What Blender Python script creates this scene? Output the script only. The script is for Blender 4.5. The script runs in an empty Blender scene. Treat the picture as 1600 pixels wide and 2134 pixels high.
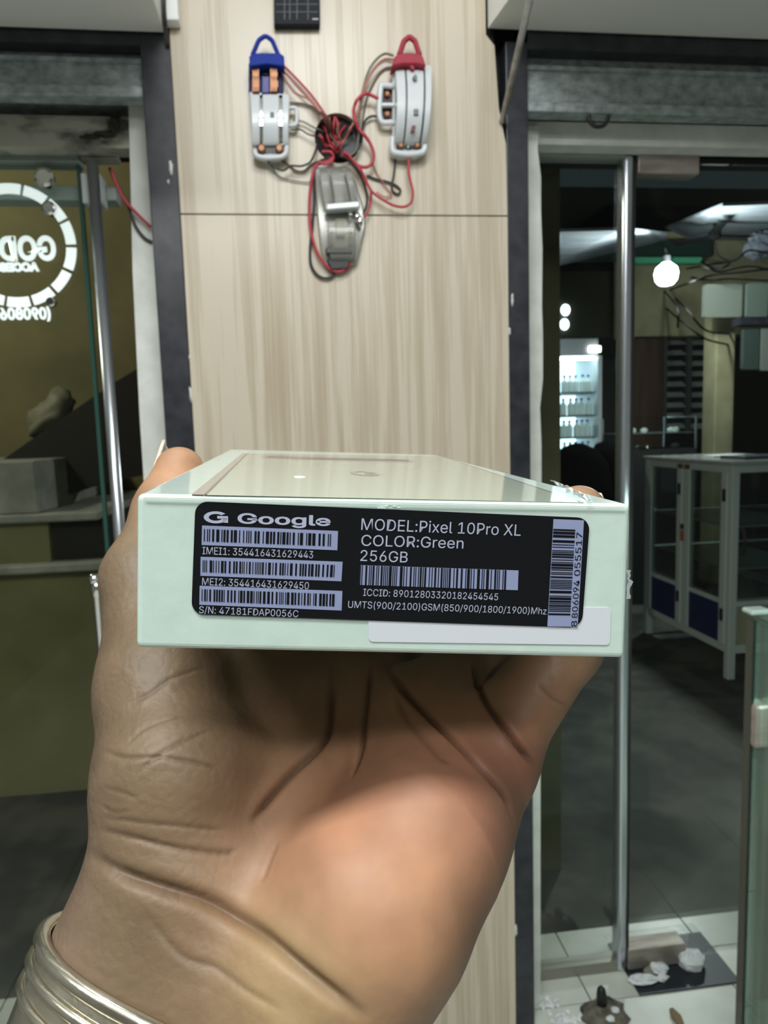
import bpy, bmesh, math, random
import numpy as np
from mathutils import Vector, Matrix

scn = bpy.context.scene
COL = scn.collection
random.seed(7); RNG = np.random.default_rng(7)

# ------------------------------------------------------------------ camera
F = 1470.0
CAM = np.array([0.0, 0.0, 1.45])
yaw, pitch, rho = [math.radians(v) for v in (6.9, 6.5, 1.77)]
FWD = np.array([math.sin(yaw)*math.cos(pitch), math.cos(yaw)*math.cos(pitch), -math.sin(pitch)])
_r0 = np.array([math.cos(yaw), -math.sin(yaw), 0.0]); _u0 = np.cross(_r0, FWD)
RIGHT = _r0*math.cos(rho) - _u0*math.sin(rho)
UP = _u0*math.cos(rho) + _r0*math.sin(rho)
cd = bpy.data.cameras.new('camera'); cam = bpy.data.objects.new('camera', cd); COL.objects.link(cam)
cam.matrix_world = Matrix(((RIGHT[0], UP[0], -FWD[0], CAM[0]), (RIGHT[1], UP[1], -FWD[1], CAM[1]),
                           (RIGHT[2], UP[2], -FWD[2], CAM[2]), (0, 0, 0, 1)))
cd.sensor_fit = 'HORIZONTAL'; cd.sensor_width = 36.0; cd.lens = F/1600*36
cd.clip_start = 0.01; cd.clip_end = 60
cd.dof.use_dof = True; cd.dof.focus_distance = 0.135; cd.dof.aperture_fstop = 60
scn.camera = cam

# ------------------------------------------------------------------ world, lamps, exposure
scn.view_settings.view_transform = 'Standard'; scn.view_settings.look = 'None'
scn.view_settings.gamma = 1.0; scn.view_settings.exposure = 0.0
scn.view_settings.use_curve_mapping = False
w = bpy.data.worlds.new('night'); scn.world = w; w.use_nodes = True
w.node_tree.nodes['Background'].inputs[0].default_value = (0.012, 0.018, 0.02, 1)
w.node_tree.nodes['Background'].inputs[1].default_value = 1.0

def area(name, loc, target, sx, sy, power, col):
    l = bpy.data.lights.new(name, 'AREA'); l.shape = 'RECTANGLE'; l.size = sx; l.size_y = sy
    l.energy = power; l.color = col
    o = bpy.data.objects.new(name, l); COL.objects.link(o); o.location = loc
    o.rotation_euler = (Vector(target)-Vector(loc)).to_track_quat('-Z', 'Y').to_euler()
    return o
area('shop_ceiling_lamp', (-0.45, -0.35, 2.68), (-0.45, -0.2, 0), 1.2, 0.25, 34, (0.98, 1.0, 0.97))
area('shop_ceiling_lamp_rear', (0.35, -1.25, 2.68), (0.25, -0.6, 0), 1.2, 0.25, 20, (0.98, 1.0, 0.97))
area('shop_ceiling_lamp_door', (0.1, 0.40, 2.7), (0.1, 1.5, 1.8), 0.5, 0.15, 7.5, (0.95, 0.99, 1.0))
area('low_fill_light', (1.0, 0.74, 1.13), (0.62, 1.5, 0.1), 0.5, 0.03, 5.0, (0.96, 1.0, 0.98))  # added light for the lower panel and tiles, its source unseen

# ------------------------------------------------------------------ geometry of the view
def ray(px, py): return FWD + RIGHT*((px-800)/F) - UP*((py-1067)/F)
def PY(px, py, y):
    d = ray(px, py); return CAM + d*(y/d[1])
def PZ(px, py, z=0.0):
    d = ray(px, py); return CAM + d*((z-CAM[2])/d[2])
def PC(px, py, z): return np.array([(px-800)/F*z, (py-1067)/F*z, z])
def c2w(p):
    p = np.asarray(p, float); return CAM + p[..., 0:1]*RIGHT - p[..., 1:2]*UP + p[..., 2:3]*FWD

# ------------------------------------------------------------------ materials
MATS = {}
def mat(name, col, rough=0.5, metal=0.0, col2=None, scale=20.0, stretch=(1, 1, 1), detail=4, ramp=(0.35, 0.65),
        bump=0.0, bscale=None, coat=0.0, emit=0.0, spec=0.5, ecol=None, alpha=1.0):
    if name in MATS: return MATS[name]
    m = bpy.data.materials.new(name); m.use_nodes = True; MATS[name] = m
    nt = m.node_tree; b = nt.nodes['Principled BSDF']
    b.inputs['Base Color'].default_value = (*col, 1); b.inputs['Roughness'].default_value = rough
    b.inputs['Metallic'].default_value = metal; b.inputs['Specular IOR Level'].default_value = spec
    b.inputs['Coat Weight'].default_value = coat; b.inputs['Coat Roughness'].default_value = 0.05
    if alpha < 1: b.inputs['Alpha'].default_value = alpha
    if emit:
        b.inputs['Emission Color'].default_value = (*(ecol or col), 1); b.inputs['Emission Strength'].default_value = emit
    if col2 is not None or bump:
        tc = nt.nodes.new('ShaderNodeTexCoord'); mp = nt.nodes.new('ShaderNodeMapping')
        mp.inputs['Scale'].default_value = stretch
        nt.links.new(tc.outputs['Object'], mp.inputs['Vector'])
        n = nt.nodes.new('ShaderNodeTexNoise'); n.inputs['Scale'].default_value = scale; n.inputs['Detail'].default_value = detail
        nt.links.new(mp.outputs['Vector'], n.inputs['Vector'])
        if col2 is not None:
            r = nt.nodes.new('ShaderNodeValToRGB')
            r.color_ramp.elements[0].position = ramp[0]; r.color_ramp.elements[1].position = ramp[1]
            r.color_ramp.elements[0].color = (*col, 1); r.color_ramp.elements[1].color = (*col2, 1)
            nt.links.new(n.outputs['Fac'], r.inputs['Fac']); nt.links.new(r.outputs['Color'], b.inputs['Base Color'])
        if bump:
            n2 = n
            if bscale:
                n2 = nt.nodes.new('ShaderNodeTexNoise'); n2.inputs['Scale'].default_value = bscale; n2.inputs['Detail'].default_value = 5
                nt.links.new(mp.outputs['Vector'], n2.inputs['Vector'])
            bp = nt.nodes.new('ShaderNodeBump'); bp.inputs['Strength'].default_value = bump; bp.inputs['Distance'].default_value = 0.002
            nt.links.new(n2.outputs['Fac'], bp.inputs['Height']); nt.links.new(bp.outputs['Normal'], b.inputs['Normal'])
    return m

def glass_mat(name, tint, refl=1.0, rough=0.0, haze=0.0, hazecol=(0.6, 0.7, 0.65)):
    if name in MATS: return MATS[name]
    m = bpy.data.materials.new(name); m.use_nodes = True; MATS[name] = m
    nt = m.node_tree; nt.nodes.clear()
    out = nt.nodes.new('ShaderNodeOutputMaterial')
    tr = nt.nodes.new('ShaderNodeBsdfTransparent'); tr.inputs['Color'].default_value = (*tint, 1)
    gl = nt.nodes.new('ShaderNodeBsdfGlossy'); gl.inputs['Roughness'].default_value = rough
    fr = nt.nodes.new('ShaderNodeFresnel'); fr.inputs['IOR'].default_value = 1.45
    mul = nt.nodes.new('ShaderNodeMath'); mul.operation = 'MULTIPLY'; mul.inputs[1].default_value = refl
    nt.links.new(fr.outputs[0], mul.inputs[0])
    mx = nt.nodes.new('ShaderNodeMixShader')
    nt.links.new(mul.outputs[0], mx.inputs[0]); nt.links.new(gl.outputs[0], mx.inputs[2])
    if haze:
        df = nt.nodes.new('ShaderNodeBsdfDiffuse'); df.inputs['Color'].default_value = (*hazecol, 1)
        m2 = nt.nodes.new('ShaderNodeMixShader'); m2.inputs[0].default_value = haze
        nt.links.new(tr.outputs[0], m2.inputs[1]); nt.links.new(df.outputs[0], m2.inputs[2])
        nt.links.new(m2.outputs[0], mx.inputs[1])
    else:
        nt.links.new(tr.outputs[0], mx.inputs[1])
    nt.links.new(mx.outputs[0], out.inputs['Surface'])
    return m

def wood_mat():
    m = bpy.data.materials.new('light_wood_laminate'); m.use_nodes = True
    nt = m.node_tree; b = nt.nodes['Principled BSDF']; b.inputs['Roughness'].default_value = 0.32
    tc = nt.nodes.new('ShaderNodeTexCoord')
    def noise(sc, detail, stretch, dist=0.0):
        mp = nt.nodes.new('ShaderNodeMapping'); mp.inputs['Scale'].default_value = stretch
        nt.links.new(tc.outputs['Object'], mp.inputs['Vector'])
        n = nt.nodes.new('ShaderNodeTexNoise'); n.inputs['Scale'].default_value = sc; n.inputs['Detail'].default_value = detail
        n.inputs['Distortion'].default_value = dist
        nt.links.new(mp.outputs['Vector'], n.inputs['Vector']); return n
    a = noise(48, 6, (1, 1, 0.03)); c = noise(260, 3, (1, 1, 0.015)); e = noise(7, 3, (1, 1, 0.12), 0.5)
    mix = nt.nodes.new('ShaderNodeMath'); mix.operation = 'MULTIPLY_ADD'; mix.inputs[1].default_value = 0.45
    nt.links.new(c.outputs['Fac'], mix.inputs[0]); nt.links.new(a.outputs['Fac'], mix.inputs[2])
    mix2 = nt.nodes.new('ShaderNodeMath'); mix2.operation = 'MULTIPLY_ADD'; mix2.inputs[1].default_value = 0.5
    nt.links.new(e.outputs['Fac'], mix2.inputs[0]); nt.links.new(mix.outputs[0], mix2.inputs[2])
    r = nt.nodes.new('ShaderNodeValToRGB')
    r.color_ramp.elements[0].position = 0.74; r.color_ramp.elements[0].color = (0.47, 0.39, 0.285, 1)
    r.color_ramp.elements[1].position = 1.2; r.color_ramp.elements[1].color = (0.63, 0.555, 0.445, 1)
    el = r.color_ramp.elements.new(0.95); el.color = (0.565, 0.485, 0.375, 1)
    nt.links.new(mix2.outputs[0], r.inputs['Fac']); nt.links.new(r.outputs['Color'], b.inputs['Base Color'])
    bp = nt.nodes.new('ShaderNodeBump'); bp.inputs['Strength'].default_value = 0.08; bp.inputs['Distance'].default_value = 0.001
    nt.links.new(c.outputs['Fac'], bp.inputs['Height']); nt.links.new(bp.outputs['Normal'], b.inputs['Normal'])
    MATS['wood'] = m; return m
WOOD = wood_mat()
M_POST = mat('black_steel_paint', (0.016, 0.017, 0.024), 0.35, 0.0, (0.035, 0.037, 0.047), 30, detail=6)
M_PLASTER = mat('pale_plaster', (0.66, 0.68, 0.64), 0.8, 0, (0.82, 0.84, 0.80), 14, detail=8, bump=0.4, bscale=60)
M_PLASTER_ST = mat('stained_plaster', (0.05, 0.045, 0.035), 0.85, 0, (0.40, 0.39, 0.33), 9, (1, 1, 2.5), 8, (0.33, 0.5), bump=0.4, bscale=60)
M_SOFFIT = mat('soffit_board', (0.80, 0.79, 0.77), 0.6)
M_GALV = mat('galvanised_steel', (0.22, 0.26, 0.27), 0.5, 0.3, (0.52, 0.58, 0.59), 48, (1, 1, 1.4), 8, (0.3, 0.75))
M_ALU = mat('aluminium', (0.55, 0.58, 0.62), 0.28, 0.85)
M_DARK = mat('dark_recess', (0.012, 0.012, 0.012), 0.8)
M_GLASS = glass_mat('door_glass', (0.955, 0.985, 0.97), 0.38)
M_GLASSEDGE = mat('green_glass_edge', (0.03, 0.09, 0.07), 0.15, 0, coat=0.5)
M_CHROME = mat('chrome', (0.82, 0.82, 0.80), 0.08, 1.0)
M_TILE = mat('beige_floor_tile', (0.60, 0.62, 0.56), 0.3, 0, (0.68, 0.70, 0.64), 12, detail=6)
M_GROUT = mat('dark_grout', (0.05, 0.048, 0.04), 0.9)
M_GROUND = mat('dark_stained_concrete', (0.006, 0.007, 0.006), 0.7, 0, (0.058, 0.055, 0.042), 4.5, detail=9, ramp=(0.40, 0.62), bump=0.3, bscale=40)
M_OLIVE = mat('olive_yellow_paint', (0.15, 0.135, 0.05), 0.7, 0, (0.24, 0.21, 0.085), 2.5, detail=7)
M_CREAM = mat('faded_yellow_paint', (0.30, 0.275, 0.16), 0.75, 0, (0.42, 0.395, 0.24), 4, detail=7)
M_CONC = mat('grey_concrete', (0.22, 0.22, 0.18), 0.85, 0, (0.34, 0.33, 0.28), 9, detail=8)
M_WHITEALU = mat('white_coated_aluminium', (0.62, 0.66, 0.66), 0.35)
M_ROOMWALL = mat('shop_wall_paint', (0.20, 0.20, 0.19), 0.8)

# ------------------------------------------------------------------ mesh helpers
OFF = {}
class MB:
    def __init__(s): s.v = []; s.f = []; s.mi = []; s.cur = 0
    def add(s, vs, fs):
        b = len(s.v); s.v += [tuple(float(c) for c in p) for p in vs]
        s.f += [tuple(b+i for i in f) for f in fs]; s.mi += [s.cur]*len(fs); return s
    def box(s, x0, x1, y0, y1, z0, z1):
        vs = [(x, y, z) for x in (x0, x1) for y in (y0, y1) for z in (z0, z1)]
        return s.add(vs, [(0, 1, 3, 2), (4, 6, 7, 5), (0, 4, 5, 1), (2, 3, 7, 6), (0, 2, 6, 4), (1, 5, 7, 3)])
    def hexa(s, a, b):      # two 4-loops
        return s.add(list(a)+list(b), [(3, 2, 1, 0), (4, 5, 6, 7)]+[(i, (i+1) % 4, 4+(i+1) % 4, 4+i) for i in range(4)])
    def prism(s, poly, d):  # poly: list of 3D points, d: extrude vector
        n = len(poly); p = [np.asarray(q, float) for q in poly]; d = np.asarray(d, float)
        return s.add(p+[q+d for q in p], [tuple(range(n-1, -1, -1)), tuple(range(n, 2*n))]+[(i, (i+1) % n, n+(i+1) % n, n+i) for i in range(n)])
    def bar(s, a, b, wx, wy, up=(0, 0, 1)):
        a = np.asarray(a, float); b = np.asarray(b, float); t = b-a; t = t/np.linalg.norm(t)
        u = np.cross(t, up)
        if np.linalg.norm(u) < 1e-3: u = np.cross(t, (0, 1, 0))
        u /= np.linalg.norm(u); v = np.cross(u, t)
        q = [(-1, -1), (1, -1), (1, 1), (-1, 1)]
        return s.hexa([a+u*wx/2*i+v*wy/2*j for i, j in q], [b+u*wx/2*i+v*wy/2*j for i, j in q])
    def tube(s, pts, r, n=8, closed=False):
        P = [np.asarray(p, float) for p in pts]; m = len(P); R = r if hasattr(r, '__len__') else [r]*m
        vs = []; u = None
        for i in range(m):
            t = (P[(i+1) % m] - P[i-1]) if closed else (P[min(i+1, m-1)]-P[max(i-1, 0)])
            t = t/(np.linalg.norm(t)+1e-12)
            if u is None:
                u = np.cross(t, (0.13, 0.31, 0.94));
            u = u - t*np.dot(u, t); u /= np.linalg.norm(u); v = np.cross(t, u)
            vs += [P[i]+R[i]*(math.cos(2*math.pi*k/n)*u+math.sin(2*math.pi*k/n)*v) for k in range(n)]
        fs = []
        for i in range(m if closed else m-1):
            j = (i+1) % m
            fs += [(i*n+k, i*n+(k+1) % n, j*n+(k+1) % n, j*n+k) for k in range(n)]
        if not closed: fs += [tuple(range(n-1, -1, -1)), tuple((m-1)*n+k for k in range(n))]
        return s.add(vs, fs)
    def lathe(s, c, axis, prof, n=20):   # prof: (dist along axis, radius)
        c = np.asarray(c, float); a = np.asarray(axis, float); a /= np.linalg.norm(a)
        u = np.cross(a, (0.2, 0.9, 0.35)); u /= np.linalg.norm(u); v = np.cross(a, u)
        vs = []
        for d, r in prof: vs += [c+a*d+max(r, 1e-5)*(math.cos(2*math.pi*k/n)*u+math.sin(2*math.pi*k/n)*v) for k in range(n)]
        fs = []
        for i in range(len(prof)-1): fs += [(i*n+k, i*n+(k+1) % n, (i+1)*n+(k+1) % n, (i+1)*n+k) for k in range(n)]
        fs += [tuple(range(n-1, -1, -1)), tuple((len(prof)-1)*n+k for k in range(n))]
        return s.add(vs, fs)
    def ball(s, c, rx, ry=None, rz=None, n=16, m=10, jit=0.0):
        ry = ry or rx; rz = rz or rx; c = np.asarray(c, float); vs = [c+np.array((0, 0, rz))]; fs = []
        for i in range(1, m):
            th = math.pi*i/m
            for k in range(n):
                ph = 2*math.pi*k/n; q = 1+random.uniform(-jit, jit)
                vs.append(c+q*np.array((rx*math.sin(th)*math.cos(ph), ry*math.sin(th)*math.sin(ph), rz*math.cos(th))))
        vs.append(c-np.array((0, 0, rz)))
        for k in range(n): fs.append((0, 1+k, 1+(k+1) % n))
        for i in range(m-2):
            for k in range(n): fs.append((1+i*n+k, 1+(i+1)*n+k, 1+(i+1)*n+(k+1) % n, 1+i*n+(k+1) % n))
        L = len(vs)-1
        for k in range(n): fs.append((L, 1+(m-2)*n+(k+1) % n, 1+(m-2)*n+k))
        return s.add(vs, fs)
    def build(s, name, m, parent=None, smooth=False, bevel=0.0, local=False, fix=True, seg=2):
        v = np.array(s.v)
        if parent is not None:
            off = OFF[parent.name] if not local else np.zeros(3)
        else:
            off = np.array([(v[:, 0].min()+v[:, 0].max())/2, (v[:, 1].min()+v[:, 1].max())/2, v[:, 2].min()])
        me = bpy.data.meshes.new(name); me.from_pydata((v-off).tolist(), [], s.f)
        for mm in (m if isinstance(m, (list, tuple)) else [m]): me.materials.append(mm)
        me.polygons.foreach_set('material_index', s.mi)
        if fix:
            bm = bmesh.new(); bm.from_mesh(me); bmesh.ops.recalc_face_normals(bm, faces=bm.faces); bm.to_mesh(me); bm.free()
        if smooth: me.polygons.foreach_set('use_smooth', [True]*len(me.polygons))
        me.update()
        o = bpy.data.objects.new(name, me); COL.objects.link(o)
        if parent is not None: o.parent = parent; OFF[o.name] = off
        else: o.location = off; OFF[o.name] = off
        if bevel:
            b = o.modifiers.new('bevel', 'BEVEL'); b.width = bevel; b.segments = seg; b.limit_method = 'ANGLE'; b.angle_limit = 0.6
        if smooth and bevel: pass
        return o

def thing(name, label, cat, loc, group=None, rz=0.0):
    o = bpy.data.objects.new(name, None); COL.objects.link(o); o.location = tuple(float(c) for c in loc); o.empty_display_size = 0.05
    o.rotation_euler = (0, 0, rz); o['label'] = label; o['category'] = cat
    if group: o['group'] = group
    OFF[o.name] = np.array(loc, float); return o
def tag(o, label, cat, group=None):
    o['label'] = label; o['category'] = cat
    if group: o['group'] = group
    return o
def struct(o, label=None):
    o['kind'] = 'structure'
    if label: o['label'] = label
    return o
def smooth_path(pts, n=6):
    P = [np.asarray(p, float) for p in pts]; P = [2*P[0]-P[1]]+P+[2*P[-1]-P[-2]]; out = []
    for i in range(1, len(P)-2):
        for k in range(n):
            t = k/n; a, b, c, d = P[i-1:i+3]
            out.append(0.5*((2*b)+(c-a)*t+(2*a-5*b+4*c-d)*t*t+(3*b-a-3*c+d)*t**3))
    out.append(P[-2]); return out
def rrect(x0, x1, z0, z1, r, n=5):
    pts = []
    for cx, cz, a0 in ((x1-r, z1-r, 0), (x0+r, z1-r, 90), (x0+r, z0+r, 180), (x1-r, z0+r, 270)):
        for k in range(n+1):
            a = math.radians(a0+90*k/n); pts.append((cx+r*math.cos(a), cz+r*math.sin(a)))
    return pts

_TXT = {}
try: FONT = bpy.data.fonts.load(bpy.utils.system_resource('DATAFILES', path='fonts')+'/Inter.woff2')
except Exception: FONT = None
def text_geo(body, bold=0.0, extrude=0.0):
    c = bpy.data.curves.new('lettering', 'FONT'); c.body = body; c.size = 1.0; c.offset = bold; c.extrude = extrude
    c.resolution_u = 4
    if FONT: c.font = FONT
    o = bpy.data.objects.new('lettering_tmp', c); COL.objects.link(o)
    dg = bpy.context.evaluated_depsgraph_get(); dg.update()
    me = bpy.data.meshes.new_from_object(o.evaluated_get(dg))
    v = np.empty(len(me.vertices)*3); me.vertices.foreach_get('co', v); v = v.reshape(-1, 3)
    f = [tuple(p.vertices) for p in me.polygons]
    bpy.data.objects.remove(o); bpy.data.curves.remove(c); bpy.data.meshes.remove(me)
    return v, f
CAPH = None
def put_text(mb, body, A, B, cap, normal, bold=0.0, depth=0.0):
    """lettering whose baseline runs from A to B, with capitals `cap` high, lying in the plane with this normal"""
    global CAPH
    if CAPH is None:
        hv, _ = text_geo('H'); CAPH = hv[:, 1].max()
    v, f = text_geo(body, bold, 0.5 if depth else 0.0)
    A = np.asarray(A, float); B = np.asarray(B, float); ax = B-A; L = np.linalg.norm(ax)
    n = np.asarray(normal, float); n = n/np.linalg.norm(n); upv = np.cross(n, ax/L)
    if np.dot(upv, UP) < 0 and abs(np.dot(upv, UP)) > 0.5: upv = -upv
    x0, x1 = v[:, 0].min(), v[:, 0].max()
    P = A + np.outer((v[:, 0]-x0)/(x1-x0), ax) + np.outer(v[:, 1]/CAPH*cap, upv) + np.outer(v[:, 2]*depth, n)
    mb.add(P, f)

# ================================================================== THE SETTING
D = 1.50       # front of the timber-clad pillar
G = 1.66       # plane of the glass doors
xL = PY(377, 453, D)[0]; xR = PY(1057, 446, D)[0]
zJ = PY(715, 448, D)[2]
zSL = PY(150, 62, D)[2]; zSR = PY(1300, 70, D)[2]
pL0 = PY(325, 623, D)[0]; pR1 = PY(1105, 700, D)[0]

# shop shell
fl = struct(MB().box(-1.7, 1.9, -2.2, 1.82, -0.08, -0.012).build('floor', M_GROUT), 'dark grout bed under beige floor tiles')
xs = [-1.7, -1.2, -0.82, -0.44, -0.06, 0.30, 0.68, 1.06, 1.44, 1.9]; ys = [-2.2, -1.6, -1.2, -0.8, -0.4, 0.0, 0.4, 0.79, 1.18, 1.561, 1.69, 1.815]
for i in range(len(xs)-1):
    for j in range(len(ys)-1):
        MB().box(xs[i]+.0022, xs[i+1]-.0022, ys[j]+.0022, ys[j+1]-.0022, -0.012, 0.0).build('tile', M_TILE, fl)
struct(MB().box(-1.75, -1.7, -2.2, 1.5, 0, 2.75).build('wall_left', M_ROOMWALL))
struct(MB().box(1.9, 1.95, -2.2, 1.5, 0, 2.75).build('wall_right', M_ROOMWALL))
struct(MB().box(-1.75, 1.95, -2.25, -2.2, 0, 2.75).build('wall_front', M_ROOMWALL))
struct(MB().box(-1.75, 1.95, -2.25, 1.9, 2.75, 2.8).build('ceiling', mat('ceiling_white', (0.7, 0.7, 0.68), 0.8)))

# pillar with two laminate panels
wb = struct(MB().box(pL0+.012, pR1-.012, D+.055, G+.06, 0, 2.75).build('wall_back', M_DARK), 'pillar between the two doors')
holec = PY(704, 288, D); hr = 0.047
def panel(poly, hole=None):
    bm = bmesh.new(); edges = []
    def loop(pts):
        vs = [bm.verts.new((p[0], D, p[1])) for p in pts]
        for i in range(len(vs)): edges.append(bm.edges.new((vs[i], vs[(i+1) % len(vs)])))
    loop(poly)
    if hole is not None: loop([(hole[0]+hr*math.cos(a), hole[2]+hr*1.03*math.sin(a)) for a in np.linspace(0, 2*math.pi, 40, endpoint=False)])
    bmesh.ops.triangle_fill(bm, use_beauty=True, edges=edges)
    r = bmesh.ops.extrude_face_region(bm, geom=list(bm.faces))
    bmesh.ops.translate(bm, verts=[e for e in r['geom'] if isinstance(e, bmesh.types.BMVert)], vec=(0, 0.018, 0))
    bmesh.ops.recalc_face_normals(bm, faces=bm.faces)
    off = OFF[wb.name]; bmesh.ops.translate(bm, verts=bm.verts, vec=-Vector(off))
    me = bpy.data.meshes.new('panel'); bm.to_mesh(me); bm.free(); me.materials.append(WOOD)
    o = bpy.data.objects.new('panel', me); COL.objects.link(o); o.parent = wb; OFF[o.name] = off
    return o
def xz(px, py, y=D): p = PY(px, py, y); return (p[0], p[2])
panel([(xL, zJ+.0016), (xR, zJ+.0016), xz(1054, 300), xz(1046, 262), xz(1039, 225), xz(1030, 95), xz(1012, 72), (xz(1012, 72)[0], 2.72), (xL, 2.72)], holec)['label'] = 'upper light wood panel with a round cable hole'
panel([(xL, 0.0), (xR, 0.0), (xR, zJ-.0016), (xL, zJ-.0016)])['label'] = 'lower light wood panel'
MB().box(xL+.02, xR-.02, D+.018, D+.055, 0, 2.74).build('backing', M_DARK, wb)

# black steel posts
def post(name, x0, x1):
    mb = MB().box(x0, x1, D+.004, D+.05, 0, zSL+.01)
    o = struct(mb.build(name, M_POST, bevel=.002)); return o
tL = post('trim_1', pL0, xL-.001); tR = post('trim_2', xR+.001, pR1)
M_CHIP = mat('white_plaster_chip', (0.7, 0.7, 0.66), 0.9)
def chips(par, lst):
    for px, py, rx, ry in lst:
        p = PY(px, py, D); s = p[1]/F
        MB().ball(p+np.array((0, .003, 0)), rx*s, .004, ry*s, 11, 8, 0.35).build('plaster_chip', M_CHIP, par, smooth=True)
chips(tL, [(356, 348, 4, 13), (350, 378, 2.5, 4), (397, 822, 3, 14), (395, 745, 2, 6)])
chips(tR, [(1068, 625, 3, 13), (1062, 690, 2.5, 7), (1075, 1940, 3.5, 14)])

# pale plaster reveals beside the posts, a little deeper
def strip_wall(name, px_poly, y0, y1, m):
    pts = [PY(a, b, y0) for a, b in px_poly]
    return struct(MB().prism(pts, (0, y1-y0, 0)).build(name, m))
ly = 1.585
a0 = PY(262, 300, ly)[0]
pts = [(a0+.002, 0.0), (a0-.006, 0.5), (a0-.012, 1.1), (a0-.010, 1.5), (a0-.004, 1.8), (a0+.003, 1.95), (a0+.012, 2.16), (pL0+.03, 2.16), (pL0+.03, 0.0)]
struct(MB().prism([(x, ly, z) for x, z in pts], (0, .05, 0)).build('wall_left_reveal', M_PLASTER), 'pale plaster strip beside left black post')
wr = [(1098, 262), (1123, 262), (1120, 310), (1127, 368), (1127, 440), (1130, 520), (1129, 640), (1131, 700), (1131, 790), (1125, 850), (1128, 930), (1128, 1010), (1126, 1200), (1126, 1610), (1126, 2090), (1090, 2090), (1090, 1000)]
strip_wall('wall_right_reveal', wr, ly, ly+.05, M_PLASTER)['label'] = 'pale uneven plaster strip beside right black post'

# soffits in front of the door heads
sl = struct(MB().box(-1.7, PY(343, 60, D)[0], 0.72, D, zSL, 2.75).build('trim_3', M_SOFFIT, bevel=.003), 'grey boxed soffit above the left door')
p0 = PZ(1011, 71, zSR); p1 = PZ(1062, 0, zSR); e_ = (D-p0[1]); xa = p0[0]; xb = xa+(p1[0]-p0[0])*(D-0.72)/(p0[1]-p1[1])
sr = struct(MB().prism([(xa, D, zSR), (1.9, D, zSR), (1.9, .72, zSR), (xb, .72, zSR)], (0, 0, 2.75-zSR)).build('trim_4', M_SOFFIT), 'grey boxed soffit above the right door')
struct(MB().box(PY(345, 50, D)[0], PY(377, 50, D)[0], D-.03, D-.001, PY(360, 60, D)[2], 2.75).build('trim_7', mat('white_soffit_end', (0.82, 0.83, 0.82), 0.3), bevel=.003), 'white board standing in for the lit end of the left soffit')  # board added in place of the soffit's bright end face
for xx in (338, 343):
    tag(MB().tube(smooth_path([PY(xx, -40, D-.05), PY(xx+1, 20, D-.045), PY(xx+4, 60, D-.02), PY(xx+9, 95, D-.003)], 5), .0022, 7).build('wire', mat('dark_flex', (0.05, 0.045, 0.045), 0.5), smooth=True), ('outer', 'inner')[xx > 340]+' dark flex hanging beside the white board', 'wire')
# black strips put in for the shaded gaps below the soffits
struct(MB().box(-1.7, pL0, D+.005, D+.09, PY(100, 86, D)[2], 2.75).build('trim_5', M_POST), 'black strip standing in for the dark gap over the left door')
struct(MB().box(pR1, 1.9, D+.005, D+.09, PY(1300, 106, D)[2], 2.75).build('trim_6', M_POST), 'black strip standing in for the dark gap over the right door')
struct(MB().box(-1.7, 1.9, G+.045, G+.12, 2.09, 2.8).build('wall_back_upper', M_DARK), 'wall above the door heads')

# roller shutter housings
def shutter(label, x0, x1, zt, zb):
    r = thing('shutter_housing', label, 'shutter housing', ((x0+x1)/2, D+.06, zb))
    y = D+.03
    prof = [(y, zb+.022), (y, zt-.03), (y+.012, zt-.022), (y+.012, zt), (G+.03, zt), (G+.03, zb+.022)]
    MB().prism([(x0, a, b) for a, b in prof], (x1-x0, 0, 0)).build('casing', M_GALV, r)
    MB().box(x0, x1, y-.012, y+.03, zb, zb+.021).build('bottom_lip', M_GALV, r, bevel=.003)
    MB().box(x0, x1, y-.006, y+.012, zt-.036, zt-.028).build('top_seam', M_GALV, r)
    return r
shutter('mottled grey steel shutter housing over the glass with the lit sign', -1.6, pL0-.001, PY(100, 88, D+.03)[2], PY(100, 203, D+.03)[2])
shutter('grey steel shutter housing with a hook hanging under it', pR1+.001, 1.7, PY(1300, 116, D+.03)[2], PY(1300, 242, D+.03)[2])

# lintels
zl1 = PY(100, 236, ly)[2]; zl0 = PY(100, 302, ly)[2]
struct(MB().box(-1.6, pL0, ly+.01, ly+.06, zl0, zl1).build('wall_left_lintel', M_PLASTER_ST), 'stained plaster lintel above left glass door')
zr1 = PY(1350, 254, ly)[2]; zr0 = PY(1350, 301, ly)[2]
struct(MB().box(pR1, 1.8, ly+.01, ly+.06, zr0, zr1).build('wall_right_lintel', M_PLASTER), 'pale lintel above right glass door')

# ground outside
struct(MB().box(-7, 9, 1.82, 14, -0.1, -0.005).build('ground', M_GROUND), 'dark stained concrete ground outside the shop')

# ------------------------------------------------------------------ left door
dl = thing('door_1', 'frameless glass door with mirrored lit sign on it', 'door', (-0.8, G, 0)); del dl['category']; dl['kind'] = 'structure'
gx1 = PY(186, 700, G)[0]; hz = PY(100, 345, G)[2]
MB().box(-1.6, gx1, G, G+.01, 0.012, hz).build('glass_pane', M_GLASS, dl)
MB().box(gx1, gx1+.008, G-.001, G+.011, 0.012, hz).build('pane_edge', M_GLASSEDGE, dl)
MB().box(-1.6, gx1+.01, G-.02, G+.03, hz, PY(100, 322, G)[2]).build('head_rail', mat('grey_green_rail', (0.26, 0.31, 0.29), 0.35, 0.4), dl, bevel=.002)
MB().box(-1.6, PY(250, 400, G)[0], G-.02, G+.03, PY(100, 321, G)[2], zl0).build('head_board', M_PLASTER_ST, dl)
tz1 = PY(100, 396, G+.06)[2]; tz0 = PY(100, 426, G+.06)[2]
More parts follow.
